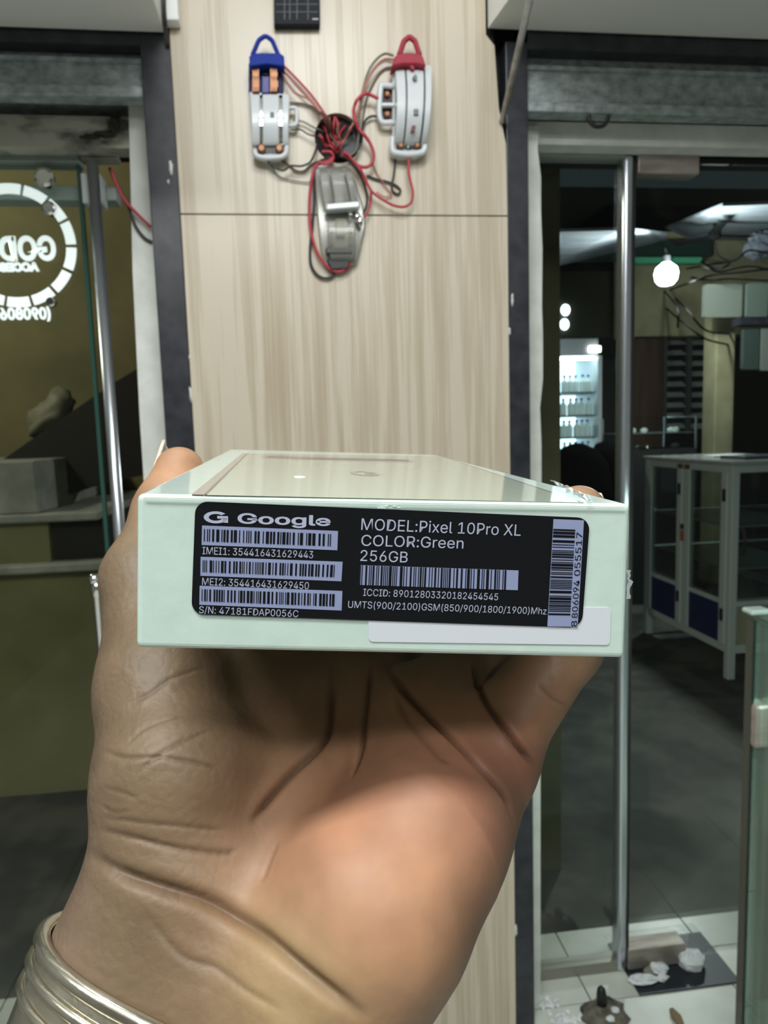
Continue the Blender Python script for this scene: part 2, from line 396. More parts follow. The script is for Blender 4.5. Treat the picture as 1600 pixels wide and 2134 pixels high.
MB().box(-1.6, PY(246, 410, G+.05)[0], G+.03, G+.08, tz0, tz1).build('transom', mat('pale_grey_transom', (0.40, 0.45, 0.43), 0.4), dl, bevel=.003)
MB().box(PY(176, 400, G)[0], PY(216, 400, G)[0], G-.022, G+.028, PY(180, 430, G)[2], PY(180, 368, G)[2]).build('hinge_block', M_WHITEALU, dl, bevel=.002)
ax = PY(226, 700, G)[0]
MB().lathe((ax, G-.03, 0), (0, 0, 1), [(0, .0125), (hz, .0125)], 20).build('tube_post', M_ALU, dl, smooth=True)
hd = MB(); hb = PY(197, 1212, G-.06)
hd.ball(hb+np.array((0, 0, .006)), .0135, n=16, m=10); hd.lathe(hb+np.array((.003, 0, 0)), (0, 0, -1), [(0, .010), (.01, .0125), (.03, .0125), (.034, .009), (.2, .0085), (.24, .0085)], 16)
hd.tube([hb+np.array((.003, 0, -.03)), hb+np.array((.003, .06, -.03))], .006, 10); hd.tube([hb+np.array((.003, 0, -.2)), hb+np.array((.003, .06, -.2))], .006, 10)
hd.build('pull_handle', M_CHROME, dl, smooth=True)
for px, py, r in ((93, 371, 18), (103, 435, 13)):
    p = PY(px, py, G-.02); s = G/F
    MB().lathe(p+np.array((0, .02, 0)), (0, -1, 0), [(0, r*s*.8), (.016, r*s*.8), (.018, r*s), (.026, r*s), (.029, r*s*.7)], 18).build('glass_bolt', M_CHROME, dl, smooth=False)

# lit sign on that door, seen from behind
M_SIGN = mat('lit_white_acrylic', (0.85, 0.95, 0.92), 0.4, emit=0.6, ecol=(0.86, 1.0, 0.97))
sg = thing('shop_sign', 'mirrored white lit ring sign with lettering on the left glass', 'sign', PY(28, 620, G-.006))
ys_ = G-.006; c0 = PY(28, 512, ys_); s0 = ys_/F*1.02
for k in range(14):
    a0_, a1_ = 2*math.pi*(k+.07)/14, 2*math.pi*(k+.93)/14; poly = []
    for a in np.linspace(a0_, a1_, 6): poly.append(c0+np.array((math.cos(a)*112*s0, 0, math.sin(a)*112*s0)))
    for a in np.linspace(a1_, a0_, 6): poly.append(c0+np.array((math.cos(a)*94*s0, 0, math.sin(a)*94*s0)))
    MB().prism(poly, (0, .004, 0)).build('ring_segment', M_SIGN, sg)
def sgn_text(body, xr, xl, yb, cap, bold):
    mb = MB(); put_text(mb, body, PY(xr, yb, ys_), PY(xl, yb+2, ys_), cap*s0, (0, 1, 0), bold, 0.004); mb.build('lettering', M_SIGN, sg)
sgn_text('GODS', 118, -34, 540, 40, 0.03)
sgn_text('ACCESSORI', 82, -60, 564, 14, 0.05)
sgn_text('(0908060', 106, -16, 664, 20, 0.03)
p = PY(107, 630, ys_); MB().lathe(p+np.array((0, .006, 0)), (0, -1, 0), [(0, .010), (.012, .010), (.014, .007)], 14).build('stand_off', M_CHROME, sg)

# ------------------------------------------------------------------ right door
dr = thing('door_2', 'frameless glass door and sidelight with a slim aluminium stile', 'door', (0.9, G, 0)); del dr['category']; dr['kind'] = 'structure'
sx0 = PY(1290, 700, G)[0]; sx1 = PY(1311, 700, G)[0]; zt_ = PY(1200, 330, G)[2]
rx0 = PY(1120, 700, G)[0]
MB().box(rx0-.03, sx0, G, G+.01, 0.03, zt_).build('glass_pane', M_GLASS, dr)
MB().box(rx0-.03, sx0+.005, G-.018, G+.028, zt_-.002, zr0).build('head_rail', mat('grey_head_rail', (0.33, 0.35, 0.33), 0.45), dr, bevel=.002)
MB().box(rx0-.03, sx0+.005, G-.014, G+.024, 0.0, 0.03).build('floor_channel', mat('dull_aluminium', (0.32, 0.31, 0.27), 0.4, 0.6), dr, bevel=.002)
st = MB(); st.box(sx0, sx1, G-.02, G+.025, 0, zr0); st.build('stile', mat('bright_aluminium', (0.62, 0.66, 0.72), 0.22, 0.9), dr, bevel=.010, seg=6)
MB().box(sx1+.001, sx1+.007, G-.012, G+.016, 0, zr0).build('stile_gasket', mat('black_rubber', (0.01, 0.01, 0.011), 0.6), dr)
MB().box(sx1+.009, 1.75, G+.0, G+.011, 0.012, zr0-.012).build('glass_pane', M_GLASS, dr)
M_PATCH = mat('brushed_bronze_steel', (0.34, 0.29, 0.26), 0.5, 0.7, (0.5, 0.45, 0.41), 40, (0.2, 1, 1))
MB().box(sx1+.009, PY(1458, 340, G-.02)[0], G-.02, G+.03, PY(1390, 362, G-.02)[2], PY(1390, 312, G-.02)[2]).build('patch_fitting', M_PATCH, dr, bevel=.003)
q0 = PZ(1298, 2022); q1 = PZ(1424, 2000)
MB().box(sx1+.002, sx1+.165, G-.022, G+.03, 0.006, 0.062).build('patch_fitting', M_PATCH, dr, bevel=.003)

# dark floor plate of the door closer
tag(MB().box(sx1-.006, sx1+.27, G-.1, G+.085, 0.0005, 0.004).build('floor_plate', mat('dark_steel_plate', (0.03, 0.035, 0.045), 0.4, 0.3)), 'dark steel floor plate under the glass door pivot', 'floor plate')
# broken white plaster lumps on the plate
M_RUBBLE = mat('white_rubble', (0.72, 0.74, 0.78), 0.9, 0, (0.9, 0.92, 0.95), 60, bump=0.8, bscale=120)
def rubble(px, py, rx, ry, rz, label, seed, m=M_RUBBLE, z=0.004, jit=0.2, name='plaster_lump'):
    random.seed(seed); p = PZ(px, py, z)
    o = MB().ball(p+np.array((0, 0, rz*.75)), rx, ry, rz, 11, 7, jit).build(name, m); return tag(o, label, 'rubble')
rubble(1440, 2012, .036, .028, .024, 'largest white plaster lump on the dark floor plate', 3)
rubble(1372, 2025, .024, .018, .014, 'white plaster slab beside the bronze door fitting', 4)
rubble(1380, 2042, .017, .010, .009, 'small white plaster chip on the plate edge', 5)
rubble(1338, 2046, .034, .016, .010, 'broken white plaster heap at the floor plate corner', 6, jit=.3)
rubble(1352, 2028, .014, .010, .010, 'grey plaster crumb between the white lumps', 8, m=M_CONC)
random.seed(11); mb = MB()
for k in range(60):
    cx, cy = random.choice(((1150, 2092), (1145, 2100), (1185, 2125), (1165, 2120), (1195, 2132)))
    p = PZ(cx+random.gauss(0, 14), cy+random.gauss(0, 7)); r = random.uniform(.002, .007)
    if p[0] > rx0-.04 and p[1] < G-.06: mb.ball(p+np.array((0, 0, r*.5)), r, r, r*.7, 6, 4, .3)
o = mb.build('plaster_crumbs', M_RUBBLE); o['kind'] = 'stuff'; tag(o, 'scattered white plaster crumbs on the tiles', 'rubble')
# floor socket with the black bolt
ft = thing('floor_stop', 'rough dark cement mound with a black peg standing in it', 'door stop', PZ(1260, 2118))
random.seed(5); p = PZ(1260, 2120)
MB().ball(p+np.array((0, 0, .004)), .058, .05, .022, 18, 8, .16).build('cement_mound', mat('dirty_cement', (0.09, 0.08, 0.06), 0.95, 0, (0.2, 0.18, 0.14), 50, detail=8), ft, smooth=True)
q = PZ(1255, 2112)
MB().lathe(q+np.array((0, 0, .0)), (-.05, 0, 1), [(0, .012), (.05, .0125), (.066, .010), (.074, .004)], 14).build('peg', mat('black_iron', (0.012, 0.012, 0.013), 0.5), ft, smooth=True)
for k, (a, b) in enumerate(((1282, 2108), (1272, 2126))):
    random.seed(k+20); MB().ball(PZ(a, b, .018)+np.array((0, 0, .004)), .011, .009, .006, 8, 6, .2).build('white_chip', M_RUBBLE, ft)
random.seed(2); tag(MB().ball(PZ(1410, 2124)+np.array((0, 0, .006)), .012, .03, .007, 10, 6, .15).build('dry_leaf', mat('dry_brown', (0.25, 0.18, 0.1), 0.8), smooth=True), 'small dry brown curl lying on the tiles', 'debris')

# ================================================================== ON THE PILLAR
M_WHITEP = mat('white_plastic', (0.66, 0.69, 0.72), 0.3, coat=0.1)
M_BLUEP = mat('blue_plastic', (0.012, 0.035, 0.30), 0.6, spec=0.2)
M_BLUEDK = mat('dark_blue_plastic', (0.010, 0.010, 0.075), 0.5, spec=0.2)
M_REDP = mat('red_plastic', (0.36, 0.028, 0.05), 0.5, spec=0.3)
M_COPPER = mat('copper', (0.34, 0.17, 0.095), 0.5, 0.75)
M_BLACKP = mat('black_plastic', (0.012, 0.012, 0.014), 0.4)
M_CLEAR = glass_mat('clear_plastic', (0.94, 0.94, 0.92), 1.4, 0.10, haze=0.30, hazecol=(0.75, 0.75, 0.72))
M_CLEAR2 = glass_mat('smoky_clear_plastic', (0.82, 0.82, 0.78), 1.6, 0.1, haze=0.3, hazecol=(0.58, 0.57, 0.54))
M_GREYP = mat('grey_mark', (0.16, 0.18, 0.19), 0.5)

def pp(mb, poly, front, back):      # flat piece on the wall, outlined in the wall plane, `front`/`back` = distance off the wall
    mb.prism([PY(a, b, D-front) for a, b in poly], (0, front-back, 0)); return mb
def pxbox(x0, x1, y0, y1): return [(x0, y0), (x1, y0), (x1, y1), (x0, y1)]
def arch(mb, x0a, x1a, ya, x0b, x1b, yb, h0, h, n=16, base=0.012, pw=0.6):
    """barrel strip running down the wall from ya to yb, bulging to h off the wall"""
    ring = []
    for i in range(n+1):
        t = i/n; s = math.sin(math.pi*t)**pw if 0 < t < 1 else 0
        y = ya+(yb-ya)*t; d = h0+(h-h0)*s; a = x0a+(x0b-x0a)*t; b = x1a+(x1b-x1a)*t
        ring.append((PY(a, y, D-d), PY(b, y, D-d), PY(b, y, D-d)*np.array((1, 0, 1))+np.array((0, D-base, 0)), PY(a, y, D-d)*np.array((1, 0, 1))+np.array((0, D-base, 0))))
    vs = [p for r in ring for p in r]; fs = [(3, 2, 1, 0), tuple(n*4+k for k in range(4))]
    for i in range(n):
        for k in range(4): fs.append((i*4+k, i*4+(k+1) % 4, i*4+4+(k+1) % 4, i*4+4+k))
    mb.add(vs, fs); return mb
def loop_handle(cx, top, ybase, half, m, root, rpx, bulge=1.0):
    pts = [(cx-half, ybase+2), (cx-half*.78, ybase-12), (cx-half*.56, ybase-26), (cx-half*.36, top+5), (cx, top), (cx+half*.36, top+5), (cx+half*.56, ybase-26), (cx+half*.78, ybase-12), (cx+half, ybase+2)]
    MB().tube(smooth_path([PY(a, b, D-.034) for a, b in pts], 6), rpx*D/F, 10).build('handle_loop', m, root, smooth=True)

# --- blue handled switch, cover pulled open
k1 = thing('knife_switch', 'white knife switch with blue handle pulled up showing copper blades', 'switch', PY(560, 333, D-.002), 'knife switches on the wood panel')
MBt = MB(); pp(MBt, [(519, 190), (519, 215), (526, 300), (534, 326), (552, 333), (580, 332), (596, 324), (602, 300), (600, 195)], .022, .001); MBt.build('base_tray', M_WHITEP, k1, bevel=.003)
MBt = MB(); pp(MBt, pxbox(518, 590, 130, 198), .018, .001); MBt.build('blade_bed', M_BLUEDK, k1, bevel=.002)
MBt = MB(); pp(MBt, [(519, 116), (529, 110), (583, 110), (592, 116), (593, 138), (556, 133), (520, 138)], .046, .014); MBt.build('handle_cap', M_BLUEP, k1, bevel=.002)
loop_handle(553, 76, 113, 27, M_BLUEP, k1, 4.2)
for a, b in ((526, 541), (563, 580)):
    MBt = MB()
    for q in range(3): pp(MBt, pxbox(a+q*5, a+q*5+3.4, 138+q*2, 190), .036, .016)
    pp(MBt, pxbox(a, b-2, 150, 160), .037, .016); pp(MBt, pxbox(a+1, b-1, 168, 182), .035, .016)
    MBt.build('copper_blade', M_COPPER, k1)
MBt = MB(); pp(MBt, pxbox(547, 558, 134, 156), .021, .016); MBt.build('slot', M_BLACKP, k1)
MBt = MB(); pp(MBt, pxbox(545, 562, 158, 194), .03, .016); MBt.build('centre_rib', mat('violet_plastic', (0.05, 0.05, 0.26), 0.45), k1, bevel=.002)
for a, b in ((522, 541), (547, 581), (588, 603)):
    MBt = MB(); arch(MBt, a, b, 196, a+(3 if a < 530 else 1), b-(3 if b > 600 else 0), 302, .03, .044, pw=.8); MBt.build('cover_rib', M_WHITEP, k1, bevel=.0015)
for a in (541, 582):
    MBt = MB(); arch(MBt, a-1, a+6, 198, a, a+6, 300, .022, .034); MBt.build('cover_groove', M_CHROME if a > 0 else M_BLACKP, k1)
MBt = MB(); pp(MBt, pxbox(563, 571, 233, 244), .0455, .04); MBt.build('cover_screw', M_GREYP, k1, bevel=.001)
MBt = MB(); pp(MBt, pxbox(534, 592, 302, 320), .0235, .02); MBt.build('terminal_well', M_BLACKP, k1)
for a in (545, 582):
    MB().lathe(PY(a, 311, D-.0235), (0, -1, 0), [(0, .008), (.006, .008), (.008, .005)], 12).build('terminal_screw', M_COPPER, k1)
MB().tube(smooth_path([PY(a, b, D-.024) for a, b in ((530, 312), (534, 324), (550, 329), (580, 328), (594, 322), (598, 304))], 5), .0055, 10).build('tray_rim', M_WHITEP, k1, smooth=True)
MB().tube(smooth_path([PY(a, b, D-.018) for a, b in ((600, 226), (614, 225), (618, 231), (618, 255), (613, 261), (600, 262))], 4), .0042, 8).build('side_bracket', M_WHITEP, k1, smooth=True)

# --- red handled switch, closed
k2 = thing('knife_switch', 'closed white knife switch with a red loop handle', 'switch', PY(850, 328, D-.002), 'knife switches on the wood panel')
MBt = MB(); pp(MBt, [(818, 150), (818, 285), (812, 300), (814, 322), (830, 328), (870, 327), (886, 318), (890, 290), (892, 150)], .02, .001); MBt.build('base_tray', M_WHITEP, k2, bevel=.003)
MBt = MB(); pp(MBt, [(816, 138), (822, 118), (830, 110), (874, 110), (882, 118), (888, 138), (870, 133), (840, 133)], .05, .012); MBt.build('handle_cap', M_REDP, k2, bevel=.003)
loop_handle(853, 78, 113, 21, M_REDP, k2, 5.2)
for a0_, b0_, a1_, b1_ in ((822, 842, 820, 838), (845, 881, 841, 872), (884, 898, 876, 887)):
    MBt = MB()
    # the barrel bows sideways as it bulges
    n = 18; ring = []
    for i in range(n+1):
        t = i/n; s = math.sin(math.pi*t)**.7 if 0 < t < 1 else 0; y = 136+(304-136)*t; d = .022+.04*s
        a = a0_+(a1_-a0_)*t; b = b0_+(b1_-b0_)*t; sh = 6*s
        f0 = PY(a+sh, y, D-d); f1 = PY(b+sh, y, D-d)
        ring += [f0, f1, np.array((f1[0], D-.01, f1[2])), np.array((f0[0], D-.01, f0[2]))]
    fs = [(3, 2, 1, 0), tuple(n*4+k for k in range(4))]+[(i*4+k, i*4+(k+1) % 4, i*4+4+(k+1) % 4, i*4+4+k) for i in range(n) for k in range(4)]
    MBt.add(ring, fs); MBt.build('cover_rib', M_WHITEP, k2, bevel=.0015)
for a in (842, 881):
    MBt = MB(); n = 18; ring = []
    for i in range(n+1):
        t = i/n; s = math.sin(math.pi*t)**.7 if 0 < t < 1 else 0; y = 140+(302-140)*t; d = .018+.038*s; aa = a-(3 if a < 850 else 7)*t+6*s
        f0 = PY(aa-1, y, D-d); f1 = PY(aa+5, y, D-d); ring += [f0, f1, np.array((f1[0], D-.01, f1[2])), np.array((f0[0], D-.01, f0[2]))]
    MBt.add(ring, [(3, 2, 1, 0), tuple(n*4+k for k in range(4))]+[(i*4+k, i*4+(k+1) % 4, i*4+4+(k+1) % 4, i*4+4+k) for i in range(n) for k in range(4)])
    MBt.build('cover_groove', mat('dark_green_seam', (0.03, 0.05, 0.045), 0.4), k2)
MBt = MB(); pp(MBt, [(865, 154), (870, 160), (865, 166), (860, 160)], .0585, .05); MBt.build('cover_mark', M_GREYP, k2)
MBt = MB(); pp(MBt, pxbox(862, 872, 226, 240), .0635, .05); MBt.build('cover_screw', M_GREYP, k2, bevel=.002)
MBt = MB(); pp(MBt, [(859, 256), (867, 256), (864, 274), (856, 274)], .0535, .04); MBt.build('indicator', mat('dark_red_mark', (0.12, 0.01, 0.015), 0.4), k2)
MBt = MB(); pp(MBt, [(853, 135), (861, 135), (864, 142), (858, 144)], .046, .03); MBt.build('red_mark', M_REDP, k2)
MBt = MB(); pp(MBt, pxbox(826, 878, 295, 311), .0215, .018); MBt.build('terminal_well', M_BLACKP, k2)
for a in (834, 850, 868):
    MB().lathe(PY(a, 304, D-.0215), (0, -1, 0), [(0, .006), (.006, .006), (.008, .004)], 12).build('terminal_screw', M_COPPER if a != 850 else M_CHROME, k2)
MB().tube(smooth_path([PY(a, b, D-.022) for a, b in ((818, 286), (818, 312), (824, 319), (850, 322), (876, 319), (884, 312), (886, 290))], 5), .0065, 10).build('tray_rim', M_WHITEP, k2, smooth=True)
MB().tube(smooth_path([PY(a, b, D-.02) for a, b in ((820, 180), (797, 178), (793, 184), (790, 232), (793, 250), (800, 256), (822, 255))], 4), .0058, 8).build('side_bracket', M_WHITEP, k2, smooth=True)
MBt = MB(); pp(MBt, pxbox(794, 828, 213, 221), .024, .012); MBt.build('bracket_bar', M_WHITEP, k2, bevel=.002)
MBt = MB(); pp(MBt, pxbox(797, 818, 184, 250), .01, .001); MBt.build('bracket_well', mat('maroon_recess', (0.05, 0.012, 0.015), 0.5), k2)
for b in (198, 240):
    MB().lathe(PY(806, b, D-.01), (0, -1, 0), [(0, .006), (.006, .006), (.008, .003)], 12).build('terminal_screw', M_COPPER, k2)

# --- clear switch
k3 = thing('knife_switch', 'clear plastic knife switch hanging below the round cable hole', 'switch', PY(705, 560, D-.002), 'knife switches on the wood panel')
MBt = MB(); pp(MBt, [(655, 350), (722, 344), (742, 380), (757, 430), (762, 470), (745, 545), (736, 553), (678, 553), (668, 520), (660, 440)], .016, .001); MBt.build('base_tray', M_CLEAR2, k3, bevel=.003)
for a, b, c, d in ((664, 682, 678, 696), (687, 713, 701, 731), (718, 730, 735, 750)):
    MBt = MB(); arch(MBt, a, b, 350, c, d, 432, .03, .055, n=12, pw=.5); MBt.build('handle_cover', M_CLEAR, k3, bevel=.002)
MBt = MB(); pp(MBt, [(679, 424), (748, 418), (751, 432), (680, 438)], .056, .03); MBt.build('handle_lip', mat('clear_grey_plastic', (0.55, 0.6, 0.62), 0.15, coat=0.5), k3, bevel=.003)
MBt = MB(); arch(MBt, 680, 742, 440, 688, 740, 545, .02, .04, n=12, pw=.7); MBt.build('lower_cover', M_CLEAR2, k3, bevel=.003)
for a in (688, 728):
    MBt = MB(); pp(MBt, pxbox(a, a+6, 482, 508), .03, .014); MBt.build('copper_blade', mat('dull_brass', (0.10, 0.085, 0.04), 0.4, 0.8), k3)
MBt = MB(); pp(MBt, [(678, 515), (735, 515), (734, 528), (680, 528)], .034, .014); MBt.build('terminal_bar', mat('dark_grey_plastic', (0.06, 0.06, 0.058), 0.4), k3, bevel=.002)
MBt = MB(); pp(MBt, pxbox(700, 720, 455, 490), .032, .014); MBt.build('cream_insert', mat('cream_insert', (0.62, 0.60, 0.48), 0.5), k3, bevel=.002)
MBt = MB(); pp(MBt, [(680, 540), (732, 540), (724, 560), (690, 562)], .02, .002); MBt.build('foot', M_BLACKP, k3, bevel=.002)
for a, b in ((730, 448), (744, 452), (750, 462)):
    MB().ball(PY(a, b, D-.03), .006, .006, .012, 10, 8).build('terminal_screw', M_CHROME, k3, smooth=True)

# round cable hole fittings
MBt = MB(); pp(MBt, [(712, 300), (738, 278), (746, 295), (744, 316), (722, 330), (704, 326)], -.004, -.012); tag(MBt.build('cover_flap', mat('grey_flap', (0.06, 0.055, 0.06), 0.5)), 'dark grey flap inside the round cable hole', 'flap')
tag(MB().ball(PY(701, 301, D-.018), .008, n=14, m=9).build('cable_knot', mat('grey_knot', (0.32, 0.29, 0.30), 0.4), smooth=True), 'grey taped knot where the wires meet', 'knot')

# wires
M_WRED = mat('red_wire', (0.46, 0.035, 0.055), 0.4); M_WPINK = mat('faded_red_wire', (0.45, 0.17, 0.14), 0.45)
M_WBLK = mat('black_wire', (0.018, 0.018, 0.02), 0.4); M_WGREY = mat('grey_green_wire', (0.16, 0.17, 0.13), 0.45); M_WBRN = mat('brown_wire', (0.14, 0.09, 0.07), 0.45)
WK = [0]; LAID = []
def wire(pts, m, r, label, d=None, group='wires on the wood panel'):
    n = len(pts); P3 = []; WK[0] += 1; lay = .005+.0052*(WK[0] % 4)
    for i, q in enumerate(pts):
        dd = q[2]-(.0052*(WK[0] % 5) if q[2] == HOLE else 0) if len(q) > 2 else (d or lay)
        P3.append(PY(q[0], q[1], D-dd))
    A = np.array(smooth_path(P3, 12))
    for rnd_ in range(6):                    # lie in front of every wire laid before, where they cross
        for B, rb in LAID:
            need = (r+rb)*1.1; dxz = np.hypot(A[:, None, 0]-B[None, :, 0], A[:, None, 2]-B[None, :, 2])
            hit = (dxz < need+.0012) & (A[:, None, 1] > B[None, :, 1]-need) & (A[:, None, 1] < B[None, :, 1]+need)
            A[:, 1] = np.where(hit.any(1), np.minimum(A[:, 1], np.where(hit, B[None, :, 1]-need, 9).min(1)), A[:, 1])
        if rnd_ < 5:
            for _ in range(4):
                y = A[:, 1].copy(); y[1:-1] = (y[:-2]+2*y[1:-1]+y[2:])/4; A[:, 1] = np.minimum(A[:, 1], y)
    LAID.append((A, r))
    tag(MB().tube(list(A), r, 7).build('wire', m, smooth=True), label, 'wire', group)
HOLE = -.02
wire([(592, 138), (625, 172), (652, 203), (683, 247), (700, 276, HOLE)], M_WRED, .0024, 'red wire running from the blue handle straight to the round hole')
wire([(590, 146), (622, 184), (650, 212), (676, 248), (690, 280, HOLE)], M_WPINK, .0022, 'faded red wire below the straight red one from blue handle')
wire([(586, 150), (610, 190), (640, 206), (664, 232), (680, 268, HOLE)], M_WPINK, .0018, 'thin faded wire sagging beside the blue handled switch')
wire([(604, 214), (632, 217), (656, 226), (672, 246), (690, 264), (698, 284, HOLE)], M_WBRN, .0018, 'brown wire from the side of the blue handled switch')
wire([(610, 250), (632, 254), (650, 264), (664, 270), (680, 276, HOLE)], M_WGREY, .0017, 'grey wire below the white side bracket')
wire([(606, 270), (626, 270), (642, 280), (662, 286), (680, 300, HOLE)], M_WBLK, .0016, 'thin black wire from blue handled switch to hole')
wire([(556, 334), (572, 348), (590, 355), (606, 346), (628, 346), (646, 338), (656, 318), (664, 296, .004), (680, 290, HOLE)], M_WBLK, .0022, 'black wire looping under the blue handled switch')
wire([(586, 334), (602, 344), (618, 356), (634, 356), (650, 342), (690, 326)], M_WBRN, .0020, 'brown wire looping under the blue handled switch')
wire([(560, 336), (580, 366), (600, 374), (640, 380), (655, 372)], M_WGREY, .0012, 'thin grey wire hanging lowest under the blue handled switch', .005)
wire([(820, 116), (802, 112), (784, 124), (768, 148), (757, 184), (750, 228), (748, 270), (742, 312), (726, 326)], M_WGREY, .0024, 'grey green wire curving behind the red handle')
wire([(822, 124), (800, 124), (780, 142), (764, 170), (752, 205), (744, 240), (730, 268), (716, 292, HOLE)], M_WPINK, .0022, 'pale red wire curving beside the grey green one')
wire([(818, 140), (800, 144), (784, 162), (766, 200), (756, 246), (752, 292), (734, 322)], M_WBRN, .0018, 'brown wire hanging left of the red handled switch')
wire([(790, 244), (776, 242), (762, 250), (754, 272), (752, 300), (740, 324)], M_WBLK, .0024, 'black wire from the white bracket of the red handled switch')
wire([(790, 206), (768, 197), (752, 202), (739, 220), (737, 244), (748, 272), (768, 294), (778, 318), (776, 338), (764, 348), (746, 345), (730, 330), (712, 322)], M_WRED, .0034, 'thick red wire looping from the red handled switch', .022)
wire([(716, 320), (732, 336), (748, 352), (762, 376), (774, 398), (794, 414), (820, 428), (842, 431), (856, 422), (860, 402), (855, 378), (851, 356), (852, 330)], M_WRED, .0027, 'red wire looping below the red handled switch')
wire([(764, 366), (786, 374), (804, 378), (824, 386), (834, 396), (830, 404), (820, 400), (816, 386), (820, 366), (824, 328)], M_WBLK, .0022, 'black wire ending in a small curled loop')
wire([(776, 340), (790, 370), (806, 392), (816, 406), (800, 410), (784, 400)], M_WPINK, .0014, 'thin pink wire crossing the curled black one', .006)
wire([(664, 350), (656, 380), (654, 430), (650, 480), (646, 520), (648, 552), (660, 572), (676, 580), (692, 576), (700, 562)], M_WBLK, .0028, 'black wire looping under the clear switch', .007)
wire([(694, 328), (680, 338), (660, 344), (650, 372), (645, 420), (646, 468), (652, 500), (664, 532), (682, 556), (702, 566), (722, 560), (730, 548)], M_WRED, .0032, 'thick red wire running down beside the clear switch', .014)
wire([(716, 326), (736, 342), (752, 366), (762, 394), (764, 424), (756, 446)], M_WBLK, .0022, 'black wire bowing along the clear switch edge')
wire([(722, 326), (746, 356), (762, 384), (772, 404), (770, 430), (760, 452)], M_WRED, .0024, 'red wire bowing along the clear switch edge', .018)
wire([(699, 246, .002), (704, 262, .004), (703, 282, .004), (696, 302), (690, 318)], M_WRED, .0030, 'red wire crossing the middle of the round hole')
wire([(664, 292, .0), (676, 302, .006), (692, 312, .012), (704, 320)], M_WRED, .0028, 'red wire crossing the lower left of the hole')
wire([(738, 268, HOLE), (724, 286, 0), (708, 304, .01), (700, 318, .014)], M_WPINK, .0024, 'faded red wire at the grey flap')
wire([(664, 338), (676, 342), (690, 338), (694, 326), (688, 318), (670, 316)], M_WRED, .0030, 'short red wire curled above the clear switch', .02)
for k in range(5):
    wire([(672+k*12, 250+abs(k-2)*6, -.016), (680+k*7, 280, -.01), (690+k*5, 305, .004), (700+k*2, 318, .012)], (M_WRED, M_WBRN)[k % 2], .0022, ('red', 'brown')[k % 2]+' wire end tucked inside the round cable hole')

# black gridded plate at the top of the panel
bp_ = thing('wall_panel', 'flat black gridded plate fixed high on the wood panel', 'panel', PY(620, 50, D-.006))
MBt = MB(); pp(MBt, [(570, -60), (666, -60), (667, 51), (571, 51)], .02, .0005); MBt.build('plate', mat('black_plate', (0.012, 0.014, 0.02), 0.6, spec=0.2), bp_, bevel=.002)
for a in (592, 603, 618, 641):
    MBt = MB(); pp(MBt, pxbox(a, a+1.5, -58, 40), .0206, .019); MBt.build('grid_line', mat('grey_grid_line', (0.045, 0.05, 0.06), 0.4), bp_)
for b in (8, 24):
    MBt = MB(); pp(MBt, pxbox(574, 662, b, b+1.2), .0206, .019); MBt.build('grid_line', MATS['grey_grid_line'], bp_)
MBt = MB(); pp(MBt, pxbox(651, 663, 38, 41), .0207, .019); MBt.build('small_print', mat('pale_print', (0.4, 0.42, 0.45), 0.5), bp_)

# stay rod in front of the right soffit, hook under the housing, wires by the left door
M_ROD = mat('dull_galvanised_rod', (0.32, 0.31, 0.30), 0.45, 0.6, (0.5, 0.49, 0.47), 60, (1, 1, .3))
a_ = PY(1046, 254, D-.004); b_ = PY(1104, 0, 1.26); b_ = a_+(b_-a_)*1.25
tag(MB().tube([a_, b_], .0062, 12).build('stay_rod', M_ROD, smooth=True), 'slanting galvanised rod in front of the right black post', 'rod')
tag(MB().tube(smooth_path([PY(a, b, D+.015) for a, b in ((1226, 240), (1228, 252), (1240, 263), (1256, 262), (1266, 250), (1268, 240))], 5), .0045, 8).build('hook', M_WBLK, smooth=True), 'black iron hook under the right shutter housing', 'hook')
for pts, m, lab in (([(232, 355), (246, 392), (262, 420), (285, 445), (314, 473)], M_WRED, 'red wire sagging over the left plaster strip'), ([(228, 350), (250, 400), (268, 432), (282, 470), (300, 495), (316, 505)], M_WBLK, 'black wire sagging over the left plaster strip')):
    tag(MB().tube(smooth_path([PY(a, b, ly-(.0125 if m is M_WRED else .005)) for a, b in pts], 6), .0032, 8).build('wire', m, smooth=True), lab, 'wire')
chunk = MB(); random.seed(4); [chunk.ball(PY(a, b, ly+.008), r1, .006, r2, 9, 7, .45) for a, b, r1, r2 in ((238, 262, .010, .016), (222, 280, .02, .007), (190, 284, .02, .004), (244, 240, .008, .006))]; tag(chunk.build('crack_bits', mat('dark_crack', (0.03, 0.028, 0.022), 0.95)), 'dark bits standing in for a crack in the corner of the stained lintel', 'mortar')  # dark bits added in place of a dark crack

# ================================================================== OUTSIDE, LEFT
struct(MB().box(-5, 0.15, 4.1, 4.2, -0.02, 3.6).build('wall_outside_left', M_OLIVE), 'olive painted wall behind the staircase')
sc = thing('staircase', 'grey concrete staircase beside the olive wall', 'stairs', (-1.4, 3.2, -0.005))
for x1, ya, zt, zb in ((-1.02, 2.92, 1.38, 1.17), (-0.79, 2.90, 1.17, 1.135), (-0.62, 2.88, 0.97, 0.935)):
    MB().box(-2.6, x1, ya, 4.085, zb, zt).build('step', M_CONC, sc, bevel=.008)
M_RISER_SHADE = mat('riser_shade', (0.02, 0.018, 0.011), 0.9)
MB().box(-1.0, -0.80, 2.98, 4.08, 0.97, 1.135).build('riser', M_RISER_SHADE, sc)  # shade on this riser is put into its dark colour
MB().box(-2.6, -1.0, 2.95, 4.08, 0.97, 1.135).build('side_wall', M_OLIVE, sc)
MB().box(-2.6, -0.40, 2.95, 4.08, -0.005, 0.935).build('side_wall', M_OLIVE, sc)
